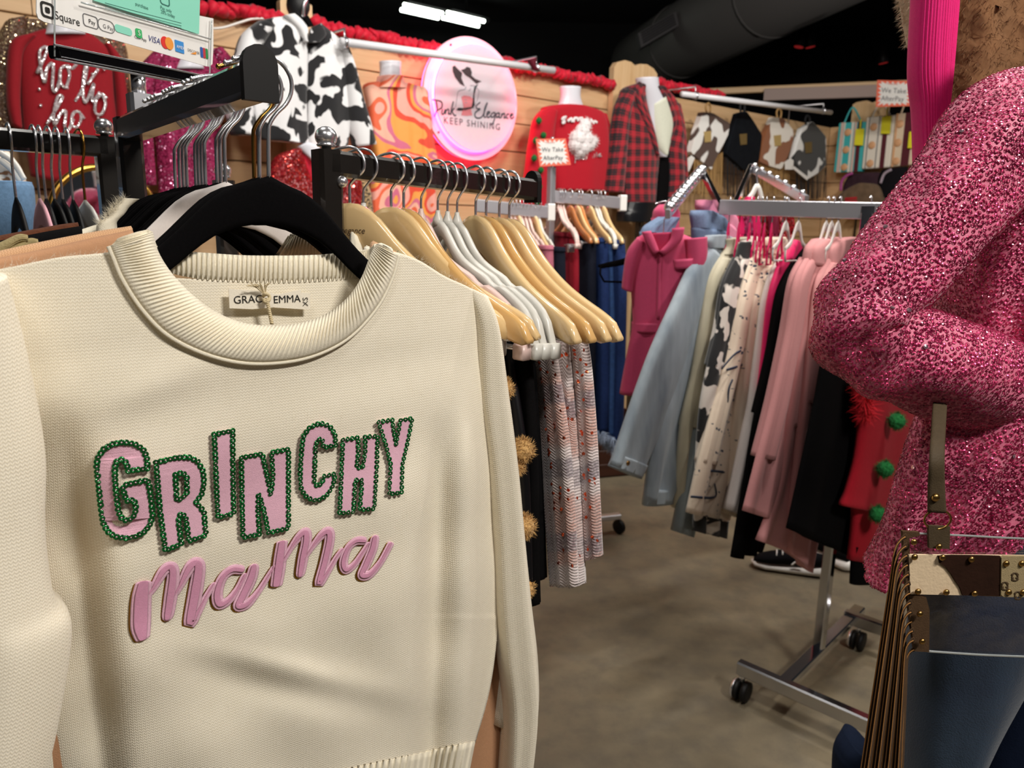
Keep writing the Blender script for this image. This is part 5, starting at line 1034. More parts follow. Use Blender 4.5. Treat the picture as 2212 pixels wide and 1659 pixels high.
strokes('handle', [[(1816, 412), (1818, 392), (1828, 380), (1842, 374)]], a, .014, plain('magenta_handle', 'A8488A', .5), t_, off=.12, n=16)
t_ = thing('black_bag', 'black bag with a silver band beside the fur hat', 'handbag', tuple(a.pt(1925, 400, .05))); loft('body', fabric('black_pile', '18161A', .8), t_, [(1905, 368), (1898, 390), (1900, 425)], [(1960, 360), (1965, 395), (1960, 425)], a, th=.05, off=.09)
strokes('handle', [[(1902, 396), (1910, 376), (1926, 366)]], a, .013, plain('mauve_silver', 'A99AA8', .35), t_, off=.15, n=10)
t_ = thing('red_box', 'small red box on the wall shelf', 'box', tuple(a.pt(1850, 446, .1))); v, f, u = bar(a.pt(1832, 443, .14), a.pt(1858, 441, .14), .12, .10); mk('box_body', v, f, plain('red_card_box', 'B01828', .5), t_, smooth=False); v, f, u = bar(a.pt(1832, 430, .14), a.pt(1858, 428, .14), .125, .02); mk('lid', v, f, plain('red_card_box', ''), t_, smooth=False)
# starburst cards
def starcard(name, label, pts, pl, off, post=None, size=.032):
    P = [pl.pt(*p, off) for p in pts]; t = thing(name, label, 'sign card', tuple(P[3])); cen = sum(P)/4
    v, f, u = platev(P, pl.n, .003); cd_ = mk('card', v, f, plain('coral_card', 'F0745A', .6), t, smooth=False); ring = []
    n = 44
    for k in range(n):
        s = k/n*4; e = int(s); q = P[e]*(1-s+e)+P[(e+1) % 4]*(s-e); ring.append(cen+(q-cen)*(.92 if k % 2 else .72)+pl.n*.001)
    v, f, u = platev(ring, pl.n, .0008); st = mk('starburst', v, f, M_card, cd_, smooth=False)
    xd = P[1]-P[0]; wd = np.linalg.norm(xd); xd = xd/wd
    for s_, r in (('We Take', .54), ('AfterPay', .24)):
        p0 = (P[3]*(1-r)+P[0]*r)*.86+(P[2]*(1-r)+P[1]*r)*.14+pl.n*.0022; text('handwriting', s_, p0, xd, UP, wd*.19, plain('pencil_ink', '55565C', .7), st, pl.n, .0005)
    p0 = (P[3]*.16+P[0]*.84)*.7+(P[2]*.16+P[1]*.84)*.3+pl.n*.0022; text('small_heading', 'Welcome!', p0, xd, UP, wd*.075, plain('coral_ink', 'C84030', .7), st, pl.n, .0005)
    return t
starcard('price_card', 'coral starburst card with handwriting beside the pink ribbed sleeve', [(1895, 173), (1970, 175), (1968, 229), (1892, 231)], RP(.5), 0)
# ================================================================ chrome rack in the middle distance, wooden and plastic hangers
M_flat = plain('chrome_flat_bar', 'D4D4DA', .3, .75)
RD = np.array([.95, .312, 0]); HD = np.array([.312, -.95, 0])
da = atY(1190, 424, 3.25); db = on_rail(1338, da, RD); db[2] = da[2]-.02
ea = atY(1028, 444, 3.05); eb = on_rail(1182, ea, RD); eb[2] = ea[2]-.02
rd = thing('chrome_rack', 'chrome clothes rack with wooden hangers in front of the red pompom sweater', 'clothes rack', (da[0], da[1], 0))
for a_, b_ in ((da, db), (ea, eb)):
    v, f, u = bar(a_, b_, .02, .05); mk('rail', v, f, M_flat, rd, smooth=False)
    v, f, u = bar(b_, b_+RD*.03, .03, .07); mk('end_stop', v, f, M_card, rd, smooth=False)
v, f, u = bar(da+UP*.12, da*np.array([1, 1, 0])+UP*.08, .03, .03); mk('upright', v, f, M_flat, rd, smooth=False)
v, f, u = bar(np.array([da[0], da[1], ea[2]]), np.array([eb[0], eb[1], ea[2]]), .02, .03); mk('cross_arm', v, f, M_flat, rd, smooth=False)
for d_ in (RD, HD):
    for s_ in (-1, 1):
        e_ = np.array([da[0], da[1], .09])+d_*s_*.4; v, f, u = bar(np.array([da[0], da[1], .09]), e_, .035, .025); mk('foot_bar', v, f, M_flat, rd, smooth=False)
        v, f, u = lathev(e_-UP*.055-D1*.012, D1, [(0, .03), (.003, .035), (.02, .035), (.023, .03)], 14); mk('caster', v, f, M_cap, rd)
v, f, u = tubev([da+UP*.1, da+UP*.24], .008, 8); mk('sign_stem', v, f, M_chr, rd)
v, f, u = ballv(da+UP*.15, .018, 10, 8); mk('stem_knob', v, f, M_chr, rd)
cpd = front(da[0], da[1]-.03)
starcard('price_card', 'coral starburst card with handwriting in front of the red pompom sweater', [(1157, 300), (1222, 299), (1233, 356), (1166, 360)], cpd, 0, size=.03)
LBD = ['blush plastic hanger nearest the chrome post', 'second blush plastic hanger from the chrome post', 'third blush plastic hanger from the chrome post', 'orange wooden hanger beside the blush plastic ones', 'pale wooden hanger between two orange ones', 'orange wooden hanger, second of its colour', 'maple hanger in the middle of the chrome rail', 'grey plastic hanger left of the last maple hanger', 'grey plastic hanger touching the last maple hanger', 'last maple hanger at the far end of the chrome rail']
DXS = [1206, 1212, 1218, 1232, 1247, 1255, 1274, 1288, 1294, 1303]; DP = [on_rail(x, da, RD) for x in DXS]
for i, k in enumerate('PPPCMCMGGM'):
    g = 'hangers on the chrome rail'
    h = plastic(LBD[i], M_ppl if k == 'P' else M_gpl, g, clips=True) if k in 'PG' else wooden(LBD[i], {'C': M_cedar, 'M': M_maple}[k], g)
    put(h, DP[i]+UP*.01, rot(HD, (3, 0, -2, 2, 0, -3, 1, 2, 0, -1)[i]))
EXS = [1104, 1112, 1120, 1127, 1136, 1143, 1156, 1165]; EP = [on_rail(x, ea, RD) for x in EXS]
for i, k in enumerate('PPMPPPMG'):
    lab = '%s hanger on the lower chrome rail, %s from its left end' % ({'P': 'blush plastic', 'M': 'maple', 'G': 'grey plastic'}[k], ORD[i] if i else 'first')
    h = plastic(lab, M_ppl if k == 'P' else M_gpl, 'hangers on the lower chrome rail') if k in 'PG' else wooden(lab, M_maple, 'hangers on the lower chrome rail')
    put(h, EP[i]+UP*.01, rot(HD, (2, 0, -2, 1, 0, 2, -1, 0)[i]))
def pants(name, label, cat, p, mat, L, Rr, th=.03, fray=None):
    pl = Plane(p[0], p[1], HD); o = thing(name, label, cat, (p[0], p[1], .9), 'trousers on the chrome rails'); loft('legs', mat, o, L, Rr, pl, th=th, fold=.006, fk=4, nv=26, nu=20, pw=.6)
    loft('waistband', mat, o, [L[0], (L[0][0], L[0][1]+10)], [Rr[0], (Rr[0][0]+1, Rr[0][1]+10)], pl, th=th*1.12, nv=4, nu=18)
    if fray:
        P = [pl.pt(x, y, random.uniform(-.02, .03)) for x, y in zip(np.linspace(L[-1][0], Rr[-1][0], 40), np.linspace(L[-1][1], Rr[-1][1], 40))]; v, f, u = fuzzv(P, [np.array([0, -.2, -1.])]*40, 500, .05, .0025, .1, .5); q = mk('frayed_hem', v, f, fray, o, smooth=False); q['kind'] = 'stuff'
    return o
M_mrn = fabric('maroon_corduroy', '6A0A1C', .8, .2, 400, .3, .4); M_rdt = fabric('deep_red_twill', 'A01028', .7, .15, 400, .3, .3); M_ink_d = fabric('ink_denim', '1A1D28', .8, .2, 500, .3, .1); M_nvy = fabric('navy_denim', '1E3260', .8, .35, 400, .4, .1, .4); M_nvy2 = fabric('mid_blue_denim', '2F4E80', .8, .4, 300, .4, .1, .4); M_fry = fabric('pale_fray', 'A8B8D0', .9); M_dpk = fabric('dusty_pink_twill', 'B8687A', .8, .15, 400, .3, .2)
pants('maroon_trousers', 'dark maroon trousers under the blush hangers', 'trousers', DP[1], M_mrn, [(1204, 500), (1202, 700), (1200, 950)], [(1222, 502), (1224, 700), (1222, 950)])
pants('red_trousers', 'deep red trousers between maroon and black pairs', 'trousers', DP[3], M_rdt, [(1220, 502), (1220, 700), (1218, 950)], [(1250, 504), (1250, 700), (1246, 950)])
pants('black_jeans', 'black jeans right of the red trousers on the chrome rail', 'jeans', DP[4], M_ink_d, [(1248, 508), (1246, 700), (1244, 930)], [(1280, 510), (1280, 700), (1278, 930)])
pants('blue_jeans', 'navy jeans beside the black pair on the chrome rail', 'jeans', DP[6], M_nvy, [(1276, 512), (1276, 700), (1272, 925)], [(1306, 514), (1310, 700), (1308, 935)], fray=M_fry)
pants('blue_jeans', 'mid blue frayed jeans between the two navy pairs', 'jeans', DP[8], M_nvy2, [(1290, 514), (1292, 700), (1288, 930)], [(1326, 516), (1330, 700), (1326, 945)], fray=M_fry)
pants('blue_jeans', 'dark navy frayed jeans nearest the pink romper', 'jeans', DP[9], M_nvy, [(1308, 516), (1310, 700), (1306, 950)], [(1342, 518), (1348, 640), (1338, 960)], fray=M_fry)
pants('pink_trousers', 'dusty pink trousers on the lower chrome rail', 'trousers', EP[5], M_dpk, [(1148, 528), (1148, 700), (1146, 900)], [(1188, 530), (1190, 700), (1188, 900)])
pants('dark_trousers', 'charcoal trousers beside the dusty pink pair', 'trousers', EP[7], M_ink_d, [(1184, 532), (1184, 700), (1182, 900)], [(1212, 534), (1214, 700), (1212, 900)])
# crate on the floor
cb = atz(1330, 1036, 0); t_ = thing('wooden_crate', 'dark brown wooden crate on the floor behind the denim jacket', 'crate', tuple(cb)); M_crt = wood('crate_wood', '4A2616', '33180E', rough=.5)
for k in range(4):
    z = .045+.085*k
    for d_, e_, o_ in ((RD, .44, HD*.15), (RD, .44, -HD*.15), (HD, .28, RD*.22), (HD, .28, -RD*.22)):
        v, f, u = bar(cb+HD*-.2+o_-d_*e_/2+UP*z, cb+HD*-.2+o_+d_*e_/2+UP*z, .014, .076); mk('slat', v, f, M_crt, t_, smooth=False, uv=u)
v, f, u = bar(cb+HD*-.2-RD*.21+UP*.012, cb+HD*-.2+RD*.21+UP*.012, .28, .012); mk('crate_base', v, f, M_crt, t_, smooth=False, uv=u)
# ================================================================ chrome rack on the right with jackets and coats
DE = np.array([.70, -.714, 0]); GE = np.array([.714, .70, 0])
bp = atz(1768, 1405, .11)
rE0 = np.array([bp[0], bp[1], 1.505]); 
e0 = on_rail(1556, rE0, -DE); e0[2] = 1.525; e1 = rE0+DE*.75; e1[2] = 1.49
re = thing('coat_rack', 'wheeled chrome rack loaded with jackets and coats on the right', 'clothes rack', (bp[0], bp[1], 0))
v, f, u = bar(e0, e1, .014, .048); mk('rail', v, f, M_flat, re, smooth=False)
M_base = metal('chrome_base', 'C4C4C8', .16)
def rb(a_, b_, w_, h_, nm): v, f, u = bar(a_, b_, w_, h_); return mk(nm, v, f, M_base, re, smooth=False)
s0, s1 = atz(1692, 1478, .11), atz(1856, 1316, .11); rb(s0, s1, .04, .028, 'spine_bar'); rb(bp, rE0, .032, .032, 'upright')
f0 = atz(1596, 1440, .11); f1 = atz(1866, 1560, .11); fd = (f1-f0)/np.linalg.norm(f1-f0); near = rb(f0, f0+fd*.80, .032, .045, 'foot_bar')
g0_ = atz(1838, 1334, .11); far = rb(g0_-fd*.02, g0_+fd*.72, .032, .045, 'foot_bar')
for e_ in (f0+fd*.015, f0+fd*.78, g0_+fd*.03, g0_+fd*.70):
    q = np.array([e_[0], e_[1], .035]); parts = [lathev(q-fd*.02, fd, [(0, .02), (.002, .032), (.014, .034), (.016, .02)], 16), lathev(q+fd*.006, fd, [(0, .02), (.002, .034), (.016, .034), (.018, .02)], 16)]
    v, f, u = merge(parts); cs = mk('caster', v, f, M_cap, re)
    v, f, u = merge([tubev([q+UP*.03, q+UP*.06], .009, 8), lathev(q-fd*.024, fd, [(0, .012), (-.004, .03), (.004, .033), (.006, .033)], 16)]); mk('caster_cover', v, f, M_chr, cs)
rb(rE0, rE0+UP*.02, .04, .02, 'rail_bracket')
# two waterfall arms with stops
def waterfall(a_, b_, n, r, nm='waterfall_arm'):
    v, f, u = bar(a_, b_, .016, .03); am = mk(nm, v, f, M_flat, re, smooth=False); d_ = (b_-a_)
    for k in range(n): q = a_+d_*((k+.5)/n)+UP*.016; v, f, u = ballv(q, r, 10, 8, (1, 1, .9)); mk('stop_knob', v, f, M_chr if nm else M_chr, am)
wa0, wa1 = atY(1518, 372, 2.95), atY(1442, 463, 2.45); waterfall(wa0, wa1, 10, .021)
wb0, wb1 = atY(1622, 362, 3.1), atY(1742, 432, 2.62); waterfall(wb0, wb1, 7, .012)
rb(wa0, np.array([e0[0], e0[1], e0[2]]), .016, .03, 'arm_link'); rb(wb0, e0+DE*.05, .016, .03, 'arm_link')
f8 = lambda L: [(1300+x/1.929, 400+y/1.929) for x, y in L]
def m_wash(name, c, d_): 
    t = NT(name); o = t.obj(); n = t.noise(t.scl(o, 6, 6, 1.2), 1, 4, .6); t.link(t.mix(t.step(n, .35, .65), lin(c), lin(d_)), 'Base Color'); t.set(Roughness=.85, Sheen_Weight=.15); t.bump(t.math('ADD', t.noise(o, 500, 2), t.math('MULTIPLY', t.noise(o, 20, 3), 2)), .3, .003); return t.m
M_dl = m_wash('light_wash_denim', 'B2BEC6', '6E7C8A'); M_dc = m_wash('cream_denim', 'CBC4AE', 'B0A88E'); M_dg = m_wash('grey_wash_denim', '9AA4A6', '727C80')
def m_chain():
    t = NT('cream_chain_print'); o = t.uv(); n = t.noise(t.scl(o, 1, 1), 9, 1, .3, 1.4); ln = t.math('ABSOLUTE', t.math('SUBTRACT', n, .5)); line = t.math('SUBTRACT', 1, t.step(ln, .006, .012)); dots = t.math('SUBTRACT', 1, t.step(t.n('ShaderNodeTexVoronoi', {'Vector': o, 'Scale': 75.0}).outputs[0], .32, .4))
    m = t.math('MULTIPLY', t.math('SUBTRACT', 1, t.step(ln, .018, .028)), dots); t.link(t.mix(m, lin('E4D2BC'), lin('1E2E48')), 'Base Color'); t.set(Roughness=.6, Sheen_Weight=.2); t.bump(t.noise(t.obj(), 16, 3), .2, .01); return t.m
M_chn = m_chain(); M_cw2 = m_spots('cow_print_cloth', 'E6DCD2', '121214', 12, .49, .505); M_hp = fabric('hot_pink_satin', 'E01A62', .5, .1, 400, .2, .3, .3); M_wsh = fabric('white_shirting', 'DCD2CE', .7, .06, 600, .2, .2, .2); M_pk = fabric('dusty_rose_crepe', 'CE8E8E', .8, .06, 800, .2, .25, .15); M_bk2 = fabric('black_wool', '0C0B0C', .9, .2, 600, .3, .1, .2)
EXP = {}
def coat(name, label, cat, hpx, mat, L, Rr, th=.02, sleeve=None, fold=.012, fk=5, collar=None, hang=None):
    p = on_rail(hpx, e0, DE); pl = Plane(p[0], p[1], GE); o = thing(name, label, cat, (p[0], p[1], 1.0), 'garments on the right chrome rack')
    loft('body', mat, o, f8(L), f8(Rr), pl, th=th, nv=34, nu=26, fold=fold, fk=fk, pw=.6, tt=lambda v: .5+.5*min(1, v*3))
    if sleeve is None and name not in ('hot_pink_blouse', 'black_coat'):
        q = L[1:-1] if L[-1][1] < 1420 else L[1:-2]; d_ = np.linspace(34, 62, len(q)); sleeve = (q, [(x+w_, y+10) for (x, y), w_ in zip(q, d_)])
    if sleeve: loft('sleeve', mat, o, f8(sleeve[0]), f8(sleeve[1]), pl, th=.03, off=-.004, nv=30, nu=20, fold=.004, fk=4)
    if collar: loft('collar', mat, o, f8(collar[0]), f8(collar[1]), pl, th=.022, off=.0, nv=10, nu=14)
    if hang:
        h = velvet(hang[0], hang[1], group='hangers on the right chrome rack', zn=-.075); put(h, p+UP*.012, GE); h.scale = (.34, 1, .75)
    return o, pl
o, pl = coat('denim_jacket', 'light wash denim jacket with a buttoned cuff, leftmost on the chrome rail', 'jacket', 1566, M_dl, [(480, 215), (410, 300), (380, 420), (335, 600), (275, 800), (218, 1000), (175, 1330)], [(540, 215), (570, 300), (545, 500), (500, 800), (440, 1100), (390, 1280), (310, 1315)],
     sleeve=([(440, 262), (372, 335), (300, 480), (200, 700), (100, 980), (40, 1165)], [(475, 310), (448, 430), (392, 610), (332, 820), (240, 1020), (150, 1215)]), collar=([(440, 210), (430, 235), (440, 262)], [(520, 205), (540, 230), (520, 262)]))
cf = loft('cuff', M_dl, o, f8([(58, 1118), (50, 1145), (38, 1172)]), f8([(178, 1165), (168, 1190), (152, 1222)]), pl, th=.034, off=-.004, nv=6, nu=18)
v, f, u = lathev(pl.pt(*f8([(108, 1158)])[0], .031), pl.n, [(0, .008), (.003, .008), (.004, .004)], 12); mk('button', v, f, M_brass, cf)
loft('hem_band', M_dl, o, f8([(188, 1270), (180, 1300), (174, 1335)]), f8([(318, 1262), (314, 1290), (310, 1320)]), pl, th=.023, nv=6, nu=18)
o, pl = coat('denim_jacket', 'cream washed jacket just right of the light denim one', 'jacket', 1582, M_dc, [(560, 220), (490, 300), (440, 400), (405, 600), (372, 800), (330, 1000), (302, 1345)], [(610, 220), (610, 350), (565, 600), (510, 900), (455, 1100), (358, 1352)], collar=([(520, 225), (520, 255), (500, 290)], [(600, 215), (610, 250), (590, 290)]))
coat('denim_jacket', 'grey washed long denim jacket with a frayed lower hem', 'jacket', 1590, M_dg, [(590, 230), (520, 330), (470, 500), (430, 800), (360, 1100), (298, 1440)], [(640, 240), (610, 400), (550, 800), (460, 1100), (365, 1462)])
coat('cow_shirt', 'cow print shirt between washed denim and chain print shirts', 'shirt', 1622, M_cw2, [(625, 212), (565, 300), (512, 420), (482, 600), (444, 750), (404, 1000), (385, 1440)], [(670, 220), (660, 400), (610, 700), (565, 1000), (505, 1468)], collar=([(580, 240), (570, 275), (560, 310)], [(670, 215), (680, 250), (660, 300)]))
for k, (hx, lab, L, Rr) in enumerate(((1640, 'cream chain print blouse nearer the cow print shirt', [(695, 215), (625, 300), (572, 450), (522, 700), (455, 950), (402, 1150), (357, 1365)], [(730, 220), (712, 400), (668, 700), (615, 1000), (562, 1250), (518, 1392)]), (1655, 'second cream chain print blouse, next to the white shirt', [(725, 240), (672, 330), (622, 500), (584, 750), (545, 1000), (505, 1360)], [(768, 250), (750, 400), (708, 700), (645, 1000), (548, 1382)]))):
    o, pl = coat('chain_blouse', lab, 'blouse', hx, M_chn, L, Rr, collar=([(L[0][0]-30, 225), (L[0][0]-40, 250), (L[0][0]-40, 285)], [(L[0][0]+30, 215), (L[0][0]+45, 250), (L[0][0]+20, 290)]))
    if k == 0:
        for q in ([(372, 1298), (470, 1300), (470, 1245)], [(500, 765), (560, 700), (612, 690), (600, 740), (520, 770)], [(525, 920), (530, 850), (545, 810)], [(455, 1190), (500, 1195), (530, 1200)]):
            strokes('chain_motif', [f8(q)], pl, .0042, plain('chain_ink', '1E2C44', .6), o, off=.024)
coat('white_shirt', 'long white shirt hanging beside the hot pink blouse', 'shirt', 1676, M_wsh, [(765, 285), (712, 350), (672, 480), (648, 650), (612, 900), (572, 1100), (520, 1350)], [(800, 290), (780, 400), (745, 700), (692, 1000), (552, 1366)])
coat('hot_pink_blouse', 'hot pink satin blouse between white and black garments', 'blouse', 1700, M_hp, [(800, 226), (772, 268), (722, 380), (692, 500), (672, 700), (655, 860)], [(835, 240), (830, 330), (800, 500), (760, 700), (735, 860)], hang=('pale hanger inside the hot pink blouse', M_vwht))
coat('black_blouse', 'long black blouse left of the dusty rose coats', 'blouse', 1728, M_bk2, [(862, 240), (805, 320), (745, 450), (702, 700), (642, 950), (592, 1250), (545, 1552)], [(900, 250), (900, 400), (860, 700), (790, 1000), (725, 1300), (650, 1518)], hang=('pale hanger inside the long black blouse', M_vwht))
PKL = [([(895, 232), (850, 300), (800, 400), (762, 620), (702, 900), (642, 1130), (585, 1355)], [(950, 245), (950, 400), (905, 700), (850, 1000), (785, 1250), (716, 1396)]), ([(925, 226), (885, 330), (855, 450), (815, 700), (765, 1000), (722, 1250), (640, 1476)], [(975, 240), (985, 400), (950, 700), (900, 1000), (850, 1250), (790, 1532)]), ([(985, 225), (930, 320), (885, 420), (855, 650), (825, 900), (792, 1200), (755, 1500)], [(1035, 240), (1040, 400), (1010, 700), (970, 1000), (920, 1300), (866, 1612)])]
for k, (L, Rr) in enumerate(PKL):
    coat('rose_coat', 'dusty rose crepe coat, %s of three' % ('leftmost and shortest', 'middle', 'rightmost and longest')[k], 'coat', (1789, 1801, 1814)[k], M_pk, L, Rr, fold=.01, fk=4, collar=([(L[0][0]-10, 228), (L[0][0]-40, 262), (L[0][0]-50, 330)], [(L[0][0]+60, 215), (L[0][0]+55, 270), (L[0][0]+10, 345)]), hang=('pale hanger inside the %s rose coat' % ('leftmost', 'middle', 'rightmost')[k], M_vwht))
coat('black_coat', 'long black coat between the rose coats and the red dress', 'coat', 1880, M_bk2, [(1062, 300), (1000, 420), (935, 650), (892, 880), (842, 1120), (775, 1430)], [(1180, 400), (1190, 700), (1170, 1000), (1130, 1250), (1062, 1562)], fold=.01, hang=('pale hanger inside the long black coat', M_vwht))
q = on_rail(1925, e0, DE); pl = Plane(q[0], q[1], GE); t_ = thing('pompom_dress', 'red ribbed dress with green pompoms and a feathery edge on the right rack', 'dress', (q[0], q[1], 1.0))
loft('body', fabric('ribbed_red_knit', 'A00C20', .9, .12, 400, .4, .1, .12), t_, [(1880, 640), (1866, 830), (1850, 980), (1830, 1060), (1819, 1092), (1846, 1098), (1838, 1210)], [(1990, 640), (1990, 830), (1990, 980), (1980, 1060), (1970, 1110), (1960, 1150), (1940, 1216)], pl, th=.03, fold=.008, fk=6, nv=36, nu=26)
loft('black_underskirt', M_bk2, t_, [(1842, 1180), (1840, 1220), (1838, 1262)], [(1920, 1180), (1918, 1220), (1916, 1256)], pl, th=.02)
for x, y in ((1937, 910), (1912, 1013), (1896, 1110)): pompom(t_, pl.pt(x, y, .06), .030, M_gpm, 500, .012)
fv, ff, fu = fuzzv([pl.pt(1868+x, y, .02) for x, y in zip(rng.uniform(-2, 14, 80), rng.uniform(810, 900, 80))], [np.array([-.6, -.4, .2])]*80, 1500, .045, .0012, .2, .7); mk('feather_trim', fv, ff, fabric('red_feather', 'D01828', .8), t_, smooth=False)['kind'] = 'stuff'
# pink romper on the left waterfall arm and the folded shoulders behind it
M_rom = fabric('raspberry_sateen', 'CC4870', .6, .08, 500, .2, .4, .3); rp = Plane(wa1[0], wa1[1]+.05, (.97, -.25))
t_ = thing('pink_romper', 'raspberry pink short sleeved romper facing out on the waterfall arm', 'romper', tuple(wa1*np.array([1, 1, 0])+UP))
loft('body', M_rom, t_, f8([(170, 205), (130, 240), (120, 330), (122, 450), (128, 560), (124, 600), (100, 720), (74, 862)]), f8([(330, 200), (400, 240), (410, 330), (400, 450), (380, 560), (375, 600), (380, 720), (370, 880)]), rp, th=.06, fold=.01, fk=4, nv=40, nu=30)
loft('sleeve', M_rom, t_, f8([(150, 215), (108, 270), (92, 350), (84, 425)]), f8([(185, 240), (160, 310), (140, 380), (130, 445)]), rp, th=.05, off=.02, nv=16)
loft('sleeve', M_rom, t_, f8([(340, 225), (350, 300), (352, 370)]), f8([(440, 215), (440, 300), (420, 370)]), rp, th=.05, off=.02, nv=16)
loft('waistband', M_rom, t_, f8([(124, 568), (122, 606)]), f8([(384, 568), (380, 606)]), rp, th=.064, nv=5)
loft('collar', M_rom, t_, f8([(165, 195), (185, 240), (215, 290)]), f8([(205, 190), (225, 235), (240, 275)]), rp, th=.015, off=.07, nv=8)
loft('collar', M_rom, t_, f8([(292, 180), (285, 225), (240, 275)]), f8([(345, 175), (330, 235), (262, 292)]), rp, th=.015, off=.07, nv=8)
loft('neck_facing', fabric('raspberry_inside', 'B02A52', .7), t_, f8([(195, 200), (215, 240), (232, 275)]), f8([(300, 195), (285, 240), (250, 285)]), rp, th=.01, off=.055, nv=8)  # facing inside the neck opening, a deeper pink than the romper
loft('pocket_flap', M_rom, t_, f8([(300, 310), (305, 350)]), f8([(385, 305), (380, 345)]), rp, th=.012, off=.062, nv=4)
strokes('button_placket', [f8([(245, 290), (240, 400), (236, 560)])], rp, .006, M_rom, t_, off=.064, flat=.4)
put(velvet('black hanger inside the raspberry pink romper', M_vblk), wa1+UP*.02+np.array([0, .05, 0]), (.97, -.25, 0))
bkp = Plane(e0[0]+.1, e0[1]+.30, (.9, .43)); M_pkl = fabric('light_pink_cotton', 'E08AA6', .8, .08, 600, .2, .3, .2); M_bdn = fabric('blue_chambray', '7E94B4', .85, .2, 500, .3, .1, .3)
f9 = lambda L: [(1380+x/4.254, 360+y/4.254) for x, y in L]
def behind(name, label, cat, mat, L, Rr, off=0.0, th=.05):
    t = thing(name, label, cat, tuple(bkp.pt(*f9([L[0]])[0], off)*np.array([1, 1, 0])+UP*1.1)); loft("shoulders", mat, t, f9(L), f9(Rr), bkp, th=th, off=off, fold=.008, fk=5); pp = f9([L[-1], Rr[-1]])
    loft('body', mat, t, [pp[0], (pp[0][0]+6, pp[0][1]+150), (pp[0][0]+4, pp[0][1]+330)], [pp[1], (pp[1][0]+4, pp[1][1]+150), (pp[1][0]+2, pp[1][1]+330)], bkp, th=th, off=off, fold=.01, fk=6); return t
behind('pink_shirt', 'light pink shirt in the second row behind the waterfall arm', 'shirt', M_pkl, [(560, 305), (540, 360), (555, 400)], [(700, 330), (860, 460), (880, 600)], .05)
behind('pink_shirt', 'rose shirt shoulder poking out left of the waterfall arm', 'shirt', M_rom, [(230, 345), (165, 400), (150, 470)], [(300, 360), (330, 420), (330, 480)], .02)
behind('chambray_shirt', 'blue chambray shirt in the second row behind the romper', 'shirt', M_bdn, [(520, 400), (495, 450), (510, 560)], [(640, 410), (760, 480), (790, 600)], .14)
behind('chambray_shirt', 'grey blue shirt shoulder left of the romper collar', 'shirt', M_bdn, [(220, 460), (80, 540), (40, 600)], [(330, 470), (300, 540), (260, 600)], .10)
for k, (x0, x1, m, lab) in enumerate(((860, 930, M_hp, 'hot pink top, leftmost of the bright row behind the rail'), (925, 1010, M_mag, 'magenta velvet top in the bright row behind the rail'), (1005, 1080, M_hp, 'hot pink top in the middle of the bright row behind the rail'), (1070, 1150, M_rsq, 'red sequin top in the bright row behind the rail'), (1140, 1250, fabric('plum_jersey', '7A1432', .8), 'plum top in the bright row behind the rail'), (1240, 1400, M_rsq, 'red sequin top, rightmost of the bright row behind the rail'))):
    behind('bright_top', lab, 'top', m, [(x0, 455), (x0-2, 520), (x0, 620)], [(x1, 455), (x1+4, 520), (x1, 620)], .02, .03)
t_ = thing('child_hanger', 'white slim hanger with pink shoulder pad above the rail', 'hanger', tuple(bkp.pt(*f9([(1090, 60)])[0])))
strokes('arms', [f9([(975, 330), (1040, 260), (1090, 180), (1130, 300)])], bkp, .012, M_wpl, t_, off=.05); strokes('hook', [f9([(1088, 180), (1086, 100), (1075, 50), (1090, 30)])], bkp, .004, M_chr, t_, off=.05); loft('shoulder_pad', M_hp, t_, f9([(1000, 275), (975, 310), (965, 330)]), f9([(1050, 280), (1040, 320), (1000, 335)]), bkp, th=.02, off=.06)
# loose hooks along the rail
for i, x in enumerate((1577, 1600, 1622, 1636, 1646, 1655, 1671, 1693)):
    h = velvet('slim hanger on the chrome rail holding a bright top, %s from the left' % (ORD[i] if i else 'first'), M_hp, M_gold if i == 1 else M_chr, group='hangers behind the right chrome rack', zn=-.08); put(h, on_rail(x, e0, DE)+UP*.012, rot(GE, 8)); h.scale = (.1, 1, .8)
